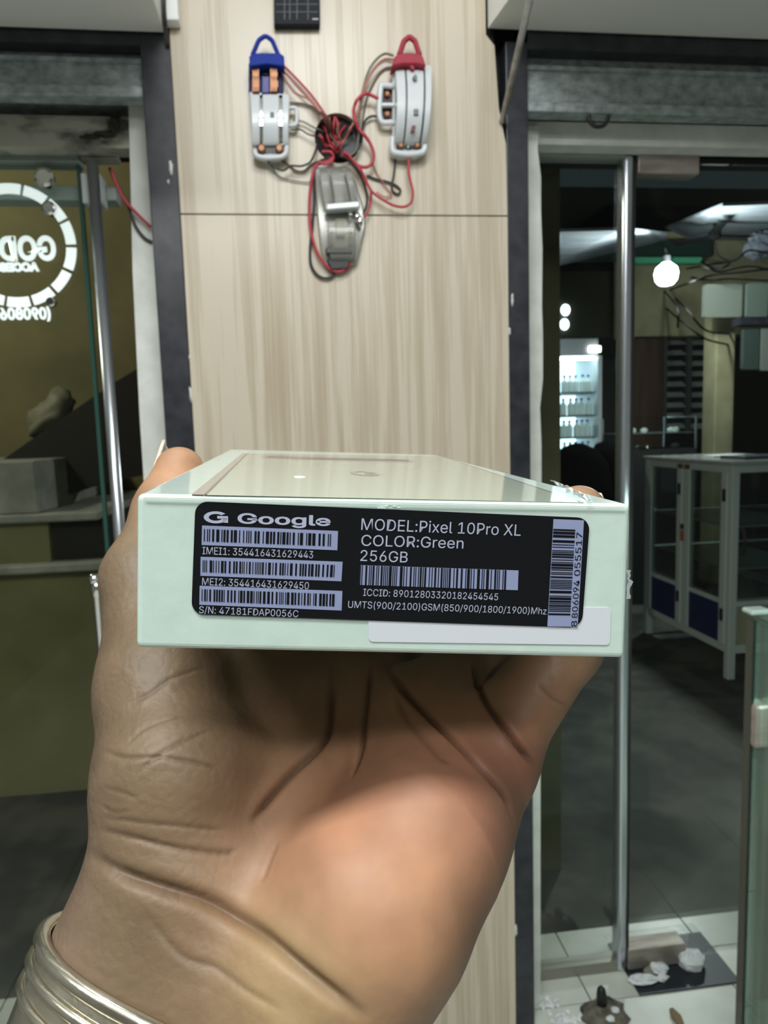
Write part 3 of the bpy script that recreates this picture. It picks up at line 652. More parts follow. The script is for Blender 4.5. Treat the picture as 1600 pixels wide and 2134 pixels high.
pl = [PY(a, b, 3.3) for a, b in ((-120, 1040), (0, 962), (120, 878), (240, 796), (300, 760), (300, 990), (200, 1010), (0, 1080), (-120, 1120))]
MB().prism(pl, (0, .2, 0)).build('stringer', mat('stringer_and_shade', (0.016, 0.014, 0.01), 0.8), sc)  # one dark slab for the stringer and the shadow beneath it
def bag_on_edge():
    e0 = PY(40, 934, 3.3); e1 = PY(150, 857.5, 3.3); sl = (e1[2]-e0[2])/(e1[0]-e0[0]); c = (e0+e1)/2; mb = MB()
    c[1] = 3.39; mb.ball((0, 0, 0), .105, .075, .088, 26, 16, .13)
    mb.v = [(c[0]+x, c[1]+y, c[2]+.072+z*(1+.22*math.sin(47*x+17*y))+sl*x*.9) for x, y, z in mb.v]; return mb
random.seed(9); tag(bag_on_edge().build('plastic_bag', mat('dusty_pale_plastic', (0.21, 0.20, 0.13), 0.6), smooth=True), 'pale crumpled plastic bag lying on the dark stair edge', 'bag')
# column just outside the right sidelight
struct(MB().box(PY(1100, 700, 2.1)[0], PY(1167, 700, 2.1)[0], 2.1, 2.35, -0.005, 3.0).build('wall_outside_pier', mat('dark_olive_pier', (0.06, 0.052, 0.025), 0.8, 0, (0.09, 0.08, 0.04), 5)), 'dark olive pier outside the sidelight')

sl_ = bpy.data.lights.new('stair_fill_light', 'POINT'); sl_.energy = 45; sl_.shadow_soft_size = .12; sl_.color = (1.0, 0.95, 0.78)  # added light to brighten the olive wall, no lamp seen there
so_ = bpy.data.objects.new('stair_fill_light', sl_); COL.objects.link(so_); so_.location = (-1.9, 2.5, 2.7)

# ================================================================== OUTSIDE, RIGHT
struct(MB().box(0.3, 9, 8.2, 8.3, -0.02, 4.2).build('wall_outside_far', mat('dark_far_wall', (0.03, 0.028, 0.022), 0.9)), 'dark far wall across the yard')
def pbox(x0, x1, y0, y1, Y, dy): # box from a pixel rectangle standing at depth Y
    a = PY(x0, (y0+y1)/2, Y); b = PY(x1, (y0+y1)/2, Y); c = PY((x0+x1)/2, y0, Y); d = PY((x0+x1)/2, y1, Y)
    return a[0], b[0], Y, Y+dy, d[2], c[2]
x0, x1, y0, y1, z0, z1 = pbox(1318, 1490, 590, 700, 6.9, .2)
struct(MB().box(x0-.1, 6.5, y0, y1, z0, z1+.5).build('wall_outside_lintel', M_CREAM), 'faded yellow wall above the louvre window')
x0, x1, y0, y1, z0, z1 = pbox(1322, 1384, 700, 900, 7.0, .08)
dd = struct(MB().box(x0, x1, y0, y1, -0.005, z1).build('door_3', mat('dark_brown_wood', (0.055, 0.03, 0.02), 0.5, 0, (0.10, 0.055, 0.035), 12, (1, 1, .1)))) ; dd['label'] = 'dark brown wooden door beside the louvre window'
lw = thing('louvre_window', 'window of grey louvre blades below the faded yellow wall', 'window', PY(1440, 900, 7.0))
for xa, xb in ((1388, 1431), (1443, 1490)):
    for k in range(9):
        a, b, yy0, yy1, zb, zt = pbox(xa, xb, 706+k*22, 716+k*22, 7.0, .05)
        MB().add([(a, yy0, zb), (b, yy0, zb), (b, yy1+.05, zt), (a, yy1+.05, zt), (a, yy0+.01, zb-.008), (b, yy0+.01, zb-.008), (b, yy1+.06, zt-.008), (a, yy1+.06, zt-.008)], [(0, 1, 2, 3), (7, 6, 5, 4), (0, 4, 5, 1), (1, 5, 6, 2), (2, 6, 7, 3), (3, 7, 4, 0)]).build('slat', mat('grey_louvre_blade', (0.32, 0.34, 0.33), 0.4), lw)
for xa in (1382, 1433, 1491):
    a, b, yy0, yy1, zb, zt = pbox(xa, xa+8, 690, 905, 6.97, .06); MB().box(a, b, yy0, yy1, zb, zt).build('mullion', mat('dark_window_frame', (0.06, 0.065, 0.062), 0.5), lw)
x0, x1, y0, y1, z0, z1 = pbox(1491, 1530, 655, 940, 5.8, .2)
struct(MB().box(x0, x1, y0, y1, -0.005, z1+.02).build('wall_outside_pillar', M_CREAM, bevel=.01), 'faded yellow pillar behind the display cabinet')
for (xa, xb, ya, yb, lab, c) in ((1468, 1546, 592, 661, 'wide pale grey board above the yellow pillar', (0.20, 0.22, 0.19)), (1556, 1600, 590, 660, 'pale green board beside the wide grey one', (0.13, 0.17, 0.145)), (1549, 1582, 684, 770, 'hanging teal glass pane beside the yellow pillar', (0.05, 0.075, 0.065)), (1586, 1630, 672, 772, 'rounded pale board hanging beyond the teal pane', (0.22, 0.24, 0.22))):
    a, b, yy0, yy1, zb, zt = pbox(xa, xb, ya, yb, 5.5, .04)
    tag(MB().prism([(q[0], yy0, q[1]) for q in rrect(a, b, zb, zt, .02)], (0, .04, 0)).build('hanging_board', mat('board_'+lab[:10], c, 0.5), ), lab, 'board')
a, b, yy0, yy1, zb, zt = pbox(1540, 1680, 661, 676, 5.45, .1); struct(MB().box(a, b, yy0, yy1, zb, zt).build('trim_8', M_POST), 'dark rail under the pale boards')
# zinc canopy
M_ZINC = mat('blue_white_zinc', (0.15, 0.175, 0.20), 0.6, 0, (0.26, 0.29, 0.33), 3, (1, 6, 1))
def sheet(pts, lab):
    P3 = [PY(a, b, y) for a, b, y in pts]
    tag(MB().prism(P3, (0, 0, .02)).build('zinc_sheet', M_ZINC), lab, 'roof sheet')
sheet([(1387, 476, 6.6), (1505, 430, 4.4), (1800, 418, 4.4), (1800, 505, 6.6), (1440, 500, 6.6)], 'large pale zinc roof sheet above the light bulb')
sheet([(1140, 484, 4.6), (1300, 480, 4.6), (1390, 489, 5.6), (1390, 500, 6.3), (1140, 560, 6.3)], 'pale zinc roof sheet seen through the sidelight')
a, b, yy0, yy1, zb, zt = pbox(1160, 1480, 503, 536, 6.6, .2); struct(MB().box(a, b, yy0, yy1, zb, zt).build('trim_9', mat('dark_green_paint', (0.012, 0.04, 0.03), 0.5)), 'dark green beam under the zinc')
a, b, yy0, yy1, zb, zt = pbox(1318, 1462, 536, 548, 6.4, .1); struct(MB().box(a, b, yy0, yy1, zb, zt).build('trim_10', mat('lit_green_strip', (0.08, 0.42, 0.24), 0.4)), 'lit edge strip of the green beam, light put into its colour')  # lit strip of the green beam, its light is in the colour
a, b, yy0, yy1, zb, zt = pbox(1150, 1300, 565, 700, 7.4, .2); struct(MB().box(a, b, yy0, yy1, zb, zt).build('trim_11', mat('dark_olive_board', (0.05, 0.05, 0.025), 0.7)), 'dark olive fascia above the fridge')
# light bulb
lb = thing('light_bulb', 'bare white light bulb glowing under the green beam', 'lamp', PY(1388, 592, 5.0))
bc = PY(1388, 568, 5.0)
MB().lathe(bc+np.array((0, 0, -.075)), (0, 0, 1), [(-.02, .01), (-.01, .05), (.02, .075), (.07, .084), (.11, .072), (.135, .04), (.145, .03)], 18).build('globe', mat('lit_bulb', (1, 1, 1), 0.4, emit=14, ecol=(0.9, 1, 0.98)), lb, smooth=True)
MB().lathe(bc+np.array((0, 0, .065)), (0, 0, 1), [(0, .03), (.05, .028), (.06, .015)], 14).build('lamp_holder', M_BLACKP, lb)
MB().tube([bc+np.array((0, 0, .12)), bc+np.array((0.0, 0.02, .17)), PY(1402, 541, 6.41)], .006, 6).build('flex', M_BLACKP, lb)
pl_ = bpy.data.lights.new('bulb_light', 'POINT'); pl_.energy = 135; pl_.shadow_soft_size = .07; pl_.color = (0.92, 1.0, 0.97)
po = bpy.data.objects.new('bulb_light', pl_); COL.objects.link(po); po.location = bc+np.array((0, -.1, -.02))
for k, (a, b) in enumerate(((1178, 646), (1176, 676))):
    tag(MB().ball(PY(a, b, 7.375), .052, .03, .06, 12, 8).build('led_lamp', mat('blue_white_led', (0.8, 0.9, 1), 0.4, emit=3.5, ecol=(0.75, 0.88, 1.0)), smooth=True), ('upper', 'lower')[k]+' blue white lamp glowing above the fridge', 'lamp', 'lamps above the fridge')

# fridge
fx0, fx1, fy0, fy1, fz0, fz1 = pbox(1140, 1254, 706, 960, 6.5, .6); fz0 = -.005
fr = thing('drinks_fridge', 'brightly lit glass door drinks fridge across the yard', 'fridge', ((fx0+fx1)/2, 6.5, fz0))
M_FR = mat('fridge_white', (0.55, 0.58, 0.62), 0.35)
b_ = MB(); b_.box(fx0, fx0+.04, fy0, fy1, fz0, fz1); b_.box(fx1-.04, fx1, fy0, fy1, fz0, fz1); b_.box(fx0, fx1, fy0, fy1, fz1-.16, fz1); b_.box(fx0, fx1, fy0, fy1, fz0, .9); b_.build('cabinet', M_FR, fr)
MB().box(fx0+.04, fx1-.04, fy1-.05, fy1, .9, fz1-.16).build('lit_back', mat('fridge_light', (0.8, 0.95, 1), 0.5, emit=2.6, ecol=(0.66, 0.90, 1.0)), fr)
MB().box(fx0+.04, fx1-.06, fy0+.05, fy0+.09, fz1-.19, fz1-.165).build('light_tube', mat('fridge_tube', (1, 1, 1), 0.5, emit=9, ecol=(0.85, 0.97, 1.0)), fr)
MB().box(fx1-.14, fx1-.02, fy0-.03, fy0-.001, fz1-.13, fz1-.07).build('header_lamp', mat('header_lamp', (1, 1, 0.95), 0.5, emit=4, ecol=(1, 1, .92)), fr, bevel=.01)
shz = [.92, 1.13, 1.34, 1.55, 1.77]
for z in shz: MB().box(fx0+.04, fx1-.04, fy0+.06, fy1-.06, z-.015, z).build('shelf', mat('wire_shelf', (0.12, 0.15, 0.16), 0.5), fr)
MB().box(fx0+.03, fx1-.03, fy0-.012, fy0-.004, .9, fz1-.16).build('glass_door', M_GLASS, fr)
MBt = MB(); MBt.lathe((0, 0, 0), (0, 0, 1), [(0, .028), (.01, .032), (.10, .032), (.125, .014), (.145, .012)], 10)
bt = MBt.build('bottle', mat('pale_bottle', (0.85, 0.93, 0.96), 0.15)); proto_me = bt.data; COL.objects.unlink(bt); bpy.data.objects.remove(bt)
MBt = MB(); MBt.lathe((0, 0, .145), (0, 0, 1), [(0, .014), (.02, .014)], 10); cp = MBt.build('cap', mat('blue_cap', (0.1, 0.15, 0.5), 0.4)); cap_me = cp.data; cap_loc = tuple(cp.location); bpy.data.objects.remove(cp)
nm = ('lowest', 'second lowest', 'middle', 'second highest', 'top')
for r_, z in enumerate(shz):
    xs_ = np.linspace(fx0+.09, fx1-.085, 7)
    for k, x in enumerate(xs_):
        o = bpy.data.objects.new('bottle', proto_me); COL.objects.link(o); o.location = (x, fy0+.11+.015*((k*7+r_) % 3), z)
        tag(o, 'pale drink bottle standing on the %s shelf of the lit fridge' % nm[r_], 'bottle', 'bottles in the lit fridge')
        c = bpy.data.objects.new('cap', cap_me); COL.objects.link(c); c.parent = o; c.location = cap_loc

# dark covered shapes in front of the fridge
mb = MB(); p = PY(1222, 985, 4.3); top = PY(1222, 922, 4.3)[2]; r = .21
mb.lathe((p[0], 4.45, -.005), (0, 0, 1), [(0, r*1.05), (.3, r*1.1), (.7, r*1.12), (top-.3, r*1.05), (top-.14, r*.92), (top-.05, r*.62), (top-.01, r*.25), (top, .01)], 22)
tag(mb.build('covered_stack', mat('black_cover', (0.004, 0.0045, 0.005), 1.0, spec=0.0), smooth=True), 'tall black covered shape in front of the fridge', 'cover')
mb = MB(); p = PY(1268, 930, 4.9); top = PY(1268, 915, 4.9)[2]
mb.lathe((p[0]+.03, 4.95, -.005), (0, 0, 1), [(0, .15), (.8, .16), (top-.12, .15), (top-.03, .1), (top, .02)], 18)
tag(mb.build('covered_stack', MATS['black_cover'], smooth=True), 'narrower black covered shape behind the sidelight stile', 'cover')

# hanging fan and cables under the canopy
fn = thing('ceiling_fan', 'dark hanging fan under the large zinc sheet', 'fan', PY(1489, 498, 5.2))
M_FAN = mat('dark_fan', (0.004, 0.0045, 0.0045), 1.0, spec=0.0)
h_ = PY(1489, 486, 5.2)
MB().lathe(h_+np.array((0, 0, -.05)), (0, 0, 1), [(0, .02), (.02, .045), (.06, .045), (.08, .02), (.10, .012), (.12, .012)], 14).build('motor', M_FAN, fn, smooth=True)
for a in (5, 125, 245):
    d = np.array((math.cos(math.radians(a)), math.sin(math.radians(a)), 0)); n_ = np.array((-d[1], d[0], .12)); hb_ = h_-np.array((0, 0, .02))
    MB().prism([hb_+d*.04-n_*.02, hb_+d*.31-n_*.04, hb_+d*.31+n_*.04, hb_+d*.04+n_*.02], (0, 0, .008)).build('blade', M_FAN, fn)
random.seed(3)
labs = ['long black cable sagging across the yellow wall', 'black cable rising to the fan', 'looped black cable over the grey boards', 'thin black cable hanging under the bulb', 'tangled dark cable near the fan', 'black cable dropping past the yellow pillar', 'upper tangled cable right of the fan', 'lower tangled cable right of the bulb']
cab = [[(1396, 604), (1440, 588), (1480, 574), (1540, 568), (1620, 558)], [(1408, 622), (1432, 646), (1470, 688), (1520, 696)], [(1430, 560), (1465, 556), (1500, 566), (1560, 555), (1610, 564)], [(1384, 606), (1410, 640), (1412, 682)], [(1452, 540), (1490, 560), (1520, 548), (1496, 532), (1489, 505)], [(1388, 642), (1425, 674), (1470, 706), (1516, 718)], [(1474, 552), (1530, 543), (1560, 522), (1610, 530)], [(1440, 578), (1480, 584), (1520, 581), (1600, 585)]]
for pts, lab in zip(cab, labs):
    tag(MB().tube(smooth_path([PY(a, b, 6.895 if q == 0 else (5.795 if q == 3 and labs.index(lab) in (1, 5) else 4.95+.06*labs.index(lab))) for q, (a, b) in enumerate(pts)], 6), .0075, 6).build('cable', mat('dull_black_cable', (0.008, 0.008, 0.008), 1.0, spec=0.0), smooth=True), lab, 'cable', 'cables under the canopy')
random.seed(6); tag(MB().ball(PY(1585, 512, 5.75), .13, .1, .11, 14, 9, .25).build('plastic_wrap', mat('blue_white_wrap', (0.16, 0.18, 0.22), 0.5), ), 'crumpled blue white plastic wrap under the zinc', 'wrap')

# glass case with trinkets behind the cabinet
gc = thing('glass_case', 'low glass display case behind the white cabinet', 'display case', PY(1385, 935, 5.4))
cx0, cx1, cy0, cy1, cz0, cz1 = pbox(1310, 1452, 868, 936, 5.3, .5)
MB().box(cx0, cx1, cy0, cy1, -.005, cz0).build('plinth', mat('dark_plinth', (0.02, 0.022, 0.022), 0.5), gc)
for (a, b, c, d) in ((cx0, cx0+.012, cy0, cy0+.012), (cx1-.012, cx1, cy0, cy0+.012), (cx0, cx0+.012, cy1-.012, cy1), (cx1-.012, cx1, cy1-.012, cy1)):
    MB().box(a, b, c, d, cz0, cz1).build('corner_bar', M_ALU, gc)
MB().box(cx0+.013, cx1-.013, cy0+.01, cy1-.02, (cz0+cz1)/2-.004, (cz0+cz1)/2+.002).build('glass_shelf', M_ALU, gc); MB().box(cx0, cx1, cy0, cy1, cz1-.008, cz1).build('top_glass', M_GLASS, gc); MB().box(cx0, cx1, cy0, cy0+.006, cz0, cz1-.008).build('front_glass', M_GLASS, gc)
for k, (a, b) in enumerate(((1318, 878), (1342, 880), (1352, 905), (1398, 895), (1410, 897), (1404, 920), (1442, 922), (1330, 898))):
    random.seed(k); tag(MB().ball(np.array((min(PY(a, b, 5.5)[0], cx1-.07), 5.5, (cz0+.018 if k in (2, 5, 6, 7) else (cz0+cz1)/2+.022))), .03, .02, .022, 9, 6, .2).build('trinket', mat('shiny_trinket', (0.8, 0.85, 0.84), 0.2, 0.6)), 'small shiny packet inside the low glass case', 'packet', 'packets in the glass case')

# white display cabinet
dc = thing('display_cabinet', 'white aluminium display cabinet with glass doors and dark blue lower panels', 'display cabinet', (2.36, 3.59, -.005))
CX0, CX1, CY0, CY1, CT = 0.0, 0.62, 0.0, 0.98, 1.235; bw = .045
def cb(name, x0, x1, y0, y1, z0, z1, m, bev=.004, par=None): return MB().box(x0, x1, y0, y1, z0, z1).build(name, m, par or dc, bevel=bev, local=True)
for x in (CX0, CX1-bw):
    for y in (CY0, CY1-bw): cb('post', x, x+bw, y, y+bw, 0, CT-.02, M_WHITEALU)
zb_, zm_, zt2 = .15, .42, CT-.065
for z, h in ((zb_, .045), (zm_, .03), (zt2, .045)):
    for x in (CX0, CX1-bw):
        cb('rail', x+.003, x+bw-.003, CY0+bw, CY1-bw, z, z+h, M_WHITEALU, .002)
    for y in (CY0, CY1-bw):
        if z != zm_ or y == CY0: cb('rail', CX0+bw, CX1-bw, y+.003, y+bw-.003, z, z+h, M_WHITEALU, .002)
M_CGLASS = glass_mat('cabinet_glass', (0.85, 0.90, 0.88), 0.6)
M_NAVY = mat('navy_panel', (0.006, 0.008, 0.09), 0.35)
for y0_, y1_, lab in ((CY0+bw, .47, 'near'), (.51, CY1-bw, 'far')):
    d_ = cb('door_stile', -.006, .02, y0_, y0_+.05, zb_+.045, zt2, M_WHITEALU, .002); cb('door_stile', -.006, .02, y1_-.05, y1_, zb_+.045, zt2, M_WHITEALU, .002)
    cb('door_glass', .004, .01, y0_+.05, y1_-.05, zm_+.03, zt2, M_CGLASS, 0); cb('blue_panel', .004, .012, y0_+.05, y1_-.05, zb_+.045, zm_, M_NAVY, 0)
    for z in (.33, zt2-.16):
        cb('hinge', -.014, -.004, y0_+.005, y0_+.03, z, z+.07, M_BLACKP, .002)
cb('mid_post', .002, .03, .47, .51, zb_, zt2, M_WHITEALU)
cb('lock', -.016, -.004, .478, .5, .80, .83, M_BLACKP, .002); cb('orange_tag', -.012, -.005, .474, .504, .725, .79, mat('orange_tag', (0.55, 0.12, 0.05), 0.6), .002)
for y in (.455, .53): cb('rust_patch', -.008, .02, y-.022, y+.022, zt2+.005, zt2+.03, mat('rust', (0.14, 0.055, 0.03), 0.9), .001)
cb('end_glass', CX0+bw, CX1-bw, .006, .012, zm_+.03, zt2, M_CGLASS, 0); cb('end_panel', CX0+bw, CX1-bw, .01, .02, zb_+.045, zm_, mat('cream_panel', (0.40, 0.38, 0.26), 0.5), 0)
cb('back_glass', CX1-.02, CX1-.014, CY0+bw, CY1-bw, zb_+.045, zt2, M_CGLASS, 0)
for z in (.62, .86): cb('glass_shelf', .03, CX1-.05, .05, CY1-.05, z, z+.008, mat('shelf_glass_edge', (0.32, 0.40, 0.38), 0.2), 0)
cb('top_board', CX0-.01, CX1+.01, CY0-.01, CY1+.01, CT-.02, CT, mat('pale_top', (0.50, 0.52, 0.50), 0.15, coat=.5), .003)
MB().tube(smooth_path([(.055, .0, .86), (.055, -.03, .85), (.055, -.04, .79), (.055, -.03, .73), (.055, .0, .72)], 5), .008, 8).build('pull_handle', M_BLACKP, dc, smooth=True, local=True)
o = MB().box(2.36+.2, 2.36+.42, 3.59+.5, 3.59+.62, CT-.0049, CT+.004).build('paper', mat('white_paper', (0.8, 0.84, 0.88), 0.5)); tag(o, 'sheet of white paper on top of the white display cabinet', 'paper')
o = MB().box(2.36+.15, 2.36+.5, 3.59+.12, 3.59+.36, CT-.0049, CT+.012).build('dark_tray', mat('dark_tray', (0.03, 0.04, 0.045), 0.3), bevel=.004); tag(o, 'dark flat tray on top of the white display cabinet', 'tray')

# ================================================================== GLASS SHOWCASE INSIDE THE SHOP
gs = thing('glass_showcase', 'frameless greenish glass showcase standing on the shop floor', 'showcase', (.95, .75, 0))
ex = PY(1553, 1800, .95)[0]; ez = PY(1575, 1288, .95)[2]
M_SGL = glass_mat('showcase_glass', (0.80, 0.92, 0.86), 0.8, haze=0.05)
MB().box(ex, ex+.6, .945, .953, 0, ez).build('back_pane', M_SGL, gs); MB().box(ex+.0005, ex+.008, .55, .944, 0, ez).build('side_pane', M_SGL, gs)
MB().box(ex-.004, ex+.6, .545, .956, ez, ez+.008).build('top_pane', M_SGL, gs)
MB().box(ex-.005, ex, .941, .957, 0, ez).build('pane_edge', mat('dark_pane_edge', (0.012, 0.02, 0.016), 0.2, coat=.5), gs); MB().box(ex-.012, ex+.02, .935, .96, ez+.008, ez+.016).build('corner_cap', mat('glass_corner', (0.5, 0.62, 0.58), 0.15, coat=.6), gs, bevel=.003)
a, b, yy0, yy1, zb, zt = pbox(1574, 1640, 1468, 1560, .93, .03); MB().box(a, b, yy0, yy1, zb, zt).build('glass_clamp', M_PATCH, gs, bevel=.006)
a, b, yy0, yy1, zb, zt = pbox(1591, 1660, 1672, 1736, 1.0, .004); tag(MB().prism([(q[0], yy0, q[1]) for q in rrect(a, b, zb, zt, .008)], (0, .004, 0)).build('paper_card', mat('white_card', (0.75, 0.78, 0.8), 0.5)), 'white card behind the glass showcase pane', 'card')

# ================================================================== THE PHONE BOX
M_MINT = mat('mint_card', (0.565, 0.70, 0.645), 0.35, 0, (0.61, 0.745, 0.69), 160, detail=6, ramp=(0.3, 0.7), bump=0.05, bscale=260, coat=0.8)
RB = np.array([[0.9909, -0.0453, -0.1268], [0.0289, 0.9913, -0.1285], [0.1315, 0.1237, 0.9836]]); TB = np.array([-0.0432, -0.0036, 0.1231])
NF = RB[:, 2]                                  # box depth axis, camera frame
def rc(px, py): return np.array([(px-800)/F, (py-1067)/F, 1.0])
def on_plane(px, py, p0, n): d = rc(px, py); return d*(np.dot(p0, n)/np.dot(d, n))
bTL, bTR, bBR, bBL = [on_plane(a, b, TB, NF) for a, b in ((284.5, 1029.5), (1314.5, 1051), (1302.5, 1372.5), (283, 1351.5))]
zback = (TB+RB[:, 2]*0.188)[2]
bKL = rc(478, 936.5)*zback
NT = np.cross(bTR-bTL, bKL-bTL); NT /= np.linalg.norm(NT)
if NT[1] > 0: NT = -NT                          # pointing up
bKR = on_plane(910, 948, bTL, NT)
bQL = bBL+(bKL-bTL); bQR = bBR+(bKR-bTR)
CB = c2w(np.array([bTL, bTR, bBR, bBL, bKL, bKR, bQR, bQL]))
FN = (-NF[0]*RIGHT + NF[1]*UP - NF[2]*FWD)      # outward front normal, world
TN = (NT[0]*RIGHT - NT[1]*UP + NT[2]*FWD)       # top normal, world
box = thing('phone_box', 'pale mint smartphone box with a black label held in a hand', 'box', CB[[2, 3, 6, 7]].mean(0))
body = MB().hexa([CB[3], CB[2], CB[1], CB[0]], [CB[7], CB[6], CB[5], CB[4]]).build('carton', M_MINT, box, bevel=.0011, seg=4)
def ff(px, py, lift=0.0): return c2w(on_plane(px, py, TB, NF)) + FN*lift
def tt(px, py, lift=0.0): return c2w(on_plane(px, py, bTL, NT)) + TN*lift
def flat(mb, pts): mb.add(pts, [tuple(range(len(pts)))]); return mb
def slab(name, pts, m, par, n, th=.00012): return MB().prism(pts, -np.asarray(n)*th).build(name, m, par)
def round_poly(c, r, n=6):
    out = []
    for i in range(4):
        p = np.array(c[i], float); a = np.array(c[i-1], float)-p; b = np.array(c[(i+1) % 4], float)-p
        a /= np.linalg.norm(a); b /= np.linalg.norm(b); ctr = p+(a+b)*r
        for k in range(n+1):
            t = k/n*math.pi/2; q = ctr - b*r*math.cos(t) - a*r*math.sin(t)
            out.append(tuple(q))
    return out
slab('white_sticker', [ff(a, b, .00015) for a, b in round_poly([(766, 1258), (1272, 1266), (1270, 1344), (768, 1337)], 9)], mat('white_sticker', (0.66, 0.70, 0.76), 0.35, coat=.3), box, FN)
M_LBL = mat('black_label', (0.006, 0.007, 0.009), 0.35, spec=0.25); M_LIL = mat('lilac_print', (0.27, 0.31, 0.50), 0.4); M_TXT = mat('lilac_lettering', (0.43, 0.455, 0.60), 0.4)
lab = slab('label', [ff(a, b, .0003) for a, b in round_poly([(407.5, 1044), (1228, 1079), (1211, 1307.5), (399, 1279)], 26)], M_LBL, box, FN)
lab['label'] = 'black rounded label with barcodes and lettering'
def ltext(body_, A, B, cap, bold=0.0, name='lettering'):
    mb = MB(); put_text(mb, body_, ff(*A, .00038), ff(*B, .00038), cap*0.129/F, FN, bold); return mb.build(name, M_TXT, lab, fix=False)
mb = MB(); gcx, gcy = 450, 1077.5; outer, inner = [], []
for a in np.linspace(math.radians(38), math.radians(352), 30):
    outer.append(ff(gcx+25*math.cos(a), gcy+.4*math.cos(a)-12.5*math.sin(a), .00038)); inner.append(ff(gcx+14.5*math.cos(a), gcy-7*math.sin(a), .00038))
for k in range(29): mb.add([outer[k], outer[k+1], inner[k+1], inner[k]], [(0, 1, 2, 3)])
mb.add([ff(*p, .00038) for p in ((453, 1074.5), (475.5, 1075.3), (475.5, 1089), (466, 1088.5), (465, 1080.5), (453, 1080))], [(0, 1, 2, 3, 4, 5)])
mb.build('logo', M_TXT, lab, fix=False)
ltext('Google', (495, 1089.5), (689, 1095), 20, .02, 'logo')
ltext('IMEI1: 354416431629443', (422, 1154), (652, 1162.5), 15)
ltext('MEI2: 354416431629450', (421.5, 1218), (643, 1227), 15)
ltext('S/N: 47181FDAP0056C', (415, 1276.5), (621, 1285), 14.5)
ltext('MODEL:Pixel 10Pro XL', (752, 1103.5), (1083, 1116), 24)
ltext('COLOR:Green', (752, 1136.5), (964, 1142.5), 23)
ltext('256GB', (750, 1168), (848, 1171.5), 23)
ltext('ICCID: 89012803320182454545', (756, 1240.5), (1036, 1250), 15)
ltext('UMTS(900/2100)GSM(850/900/1800/1900)Mhz', (724.5, 1265.5), (1136.5, 1279.5), 15)
def lerp2(q, u, v):
    q = [np.array(p, float) for p in q]; return tuple((1-v)*((1-u)*q[0]+u*q[1])+v*((1-u)*q[3]+u*q[2]))
def barcode(q, n, seed, u0=.015, u1=.965, v0=.17, v1=.80, inverse=False, vertical=False):
    rnd = random.Random(seed)
    mb = MB(); mb.prism([ff(*p, .00036) for p in q], -FN*.00004); pl_ = mb.build('barcode', M_LIL, lab)
    mb = MB(); ws = [rnd.choice((1, 1, 1, 2, 2, 3)) for _ in range(2*n)]; tot = sum(ws); t = 0
    for k, w_ in enumerate(ws):
        a, b = u0+(u1-u0)*t/tot, u0+(u1-u0)*(t+w_)/tot; t += w_
        if k % 2: continue
        c = [(a, v0), (b, v0), (b, v1), (a, v1)]
        if vertical: c = [(v, u) for u, v in c]
        flat(mb, [ff(*lerp2(q, u, v), .00042) for u, v in c])
    mb.build('bars', M_LBL, pl_, fix=False); return pl_
barcode([(421.5, 1094.5), (704, 1106), (702.5, 1146), (420.5, 1135)], 36, 1)
barcode([(418.5, 1159.5), (713.5, 1170), (711, 1210.5), (418, 1199)], 44, 2)
barcode([(416.5, 1219.7), (713, 1230.7), (711.5, 1271.3), (415.8, 1259.2)], 44, 3)
barcode([(750, 1177), (1079, 1188), (1077.5, 1229), (748, 1218)], 52, 4, .0, .935, 0, 1)
vb = [(1151.7, 1081.3), (1215, 1083.8), (1202, 1305.3), (1139, 1304.3)]
vp_ = barcode(vb, 34, 5, .09, .90, .01, .73, vertical=True)
mb = MB()
for txt, ya, yb in (('8', 1304, 1292), ('806094', 1286, 1208), ('055517', 1198, 1108)):
    A = lerp2(vb, .97, (ya-1082.5)/222.5); B = lerp2(vb, .97, (yb-1082.5)/222.5)
    v, f = text_geo(txt); A3 = ff(*A, .00043); B3 = ff(*B, .00043); ax_ = B3-A3; L_ = np.linalg.norm(ax_); up_ = np.cross(FN, ax_/L_)
    x0, x1 = v[:, 0].min(), v[:, 0].max(); mb.add(A3+np.outer((v[:, 0]-x0)/(x1-x0), ax_)+np.outer(v[:, 1]/CAPH*13*0.132/F, up_), f)
mb.build('lettering', M_LBL, vp_, fix=False)

# print on the lid: the back of the handset
M_PRINT = mat('pale_green_print', (0.56, 0.64, 0.53), 0.3, coat=1.0); M_PINK = mat('rose_grey_print', (0.44, 0.40, 0.37), 0.3, coat=1.0); M_LINE = mat('dark_print_line', (0.13, 0.12, 0.11), 0.35, coat=1.0)
pr = slab('handset_print', [tt(a, b, .0001) for a, b in ((431, 1032.2), (1212, 1048), (918, 951), (518, 945))], M_PRINT, box, TN, .00006)
slab('side_band', [tt(a, b, .00012) for a, b in ((399, 1031.4), (424, 1032), (514.5, 945), (505, 945))], M_PINK, box, TN, .00006)
slab('outline', [tt(a, b, .00013) for a, b in ((425, 1032), (430.5, 1032.2), (518, 945), (515, 945))], M_LINE, box, TN, .00006)
slab('outline', [tt(a, b, .00013) for a, b in ((1211.5, 1048), (1216, 1048.2), (921, 951), (918, 951))], M_LINE, box, TN, .00006)
def lid_oval(cx, cy, rx, ry, m, name, par, pw=1.0):
    pts = []
    for k in range(28):
        a = 2*math.pi*k/28; c, s_ = math.cos(a), math.sin(a)
        pts.append(tt(cx+rx*math.copysign(abs(c)**pw, c), cy+rx*0.028*math.copysign(abs(c)**pw, c)+ry*math.copysign(abs(s_)**pw, s_), .00016))
    slab(name, pts, m, par, TN, .00005)
lid_oval(704, 957, 160, 5.0, M_PINK, 'camera_bar', pr, .5)
lid_oval(704, 957.3, 150, 2.6, mat('grey_print', (0.24, 0.24, 0.21), 0.3, coat=.4), 'camera_lens_strip', pr, .5)
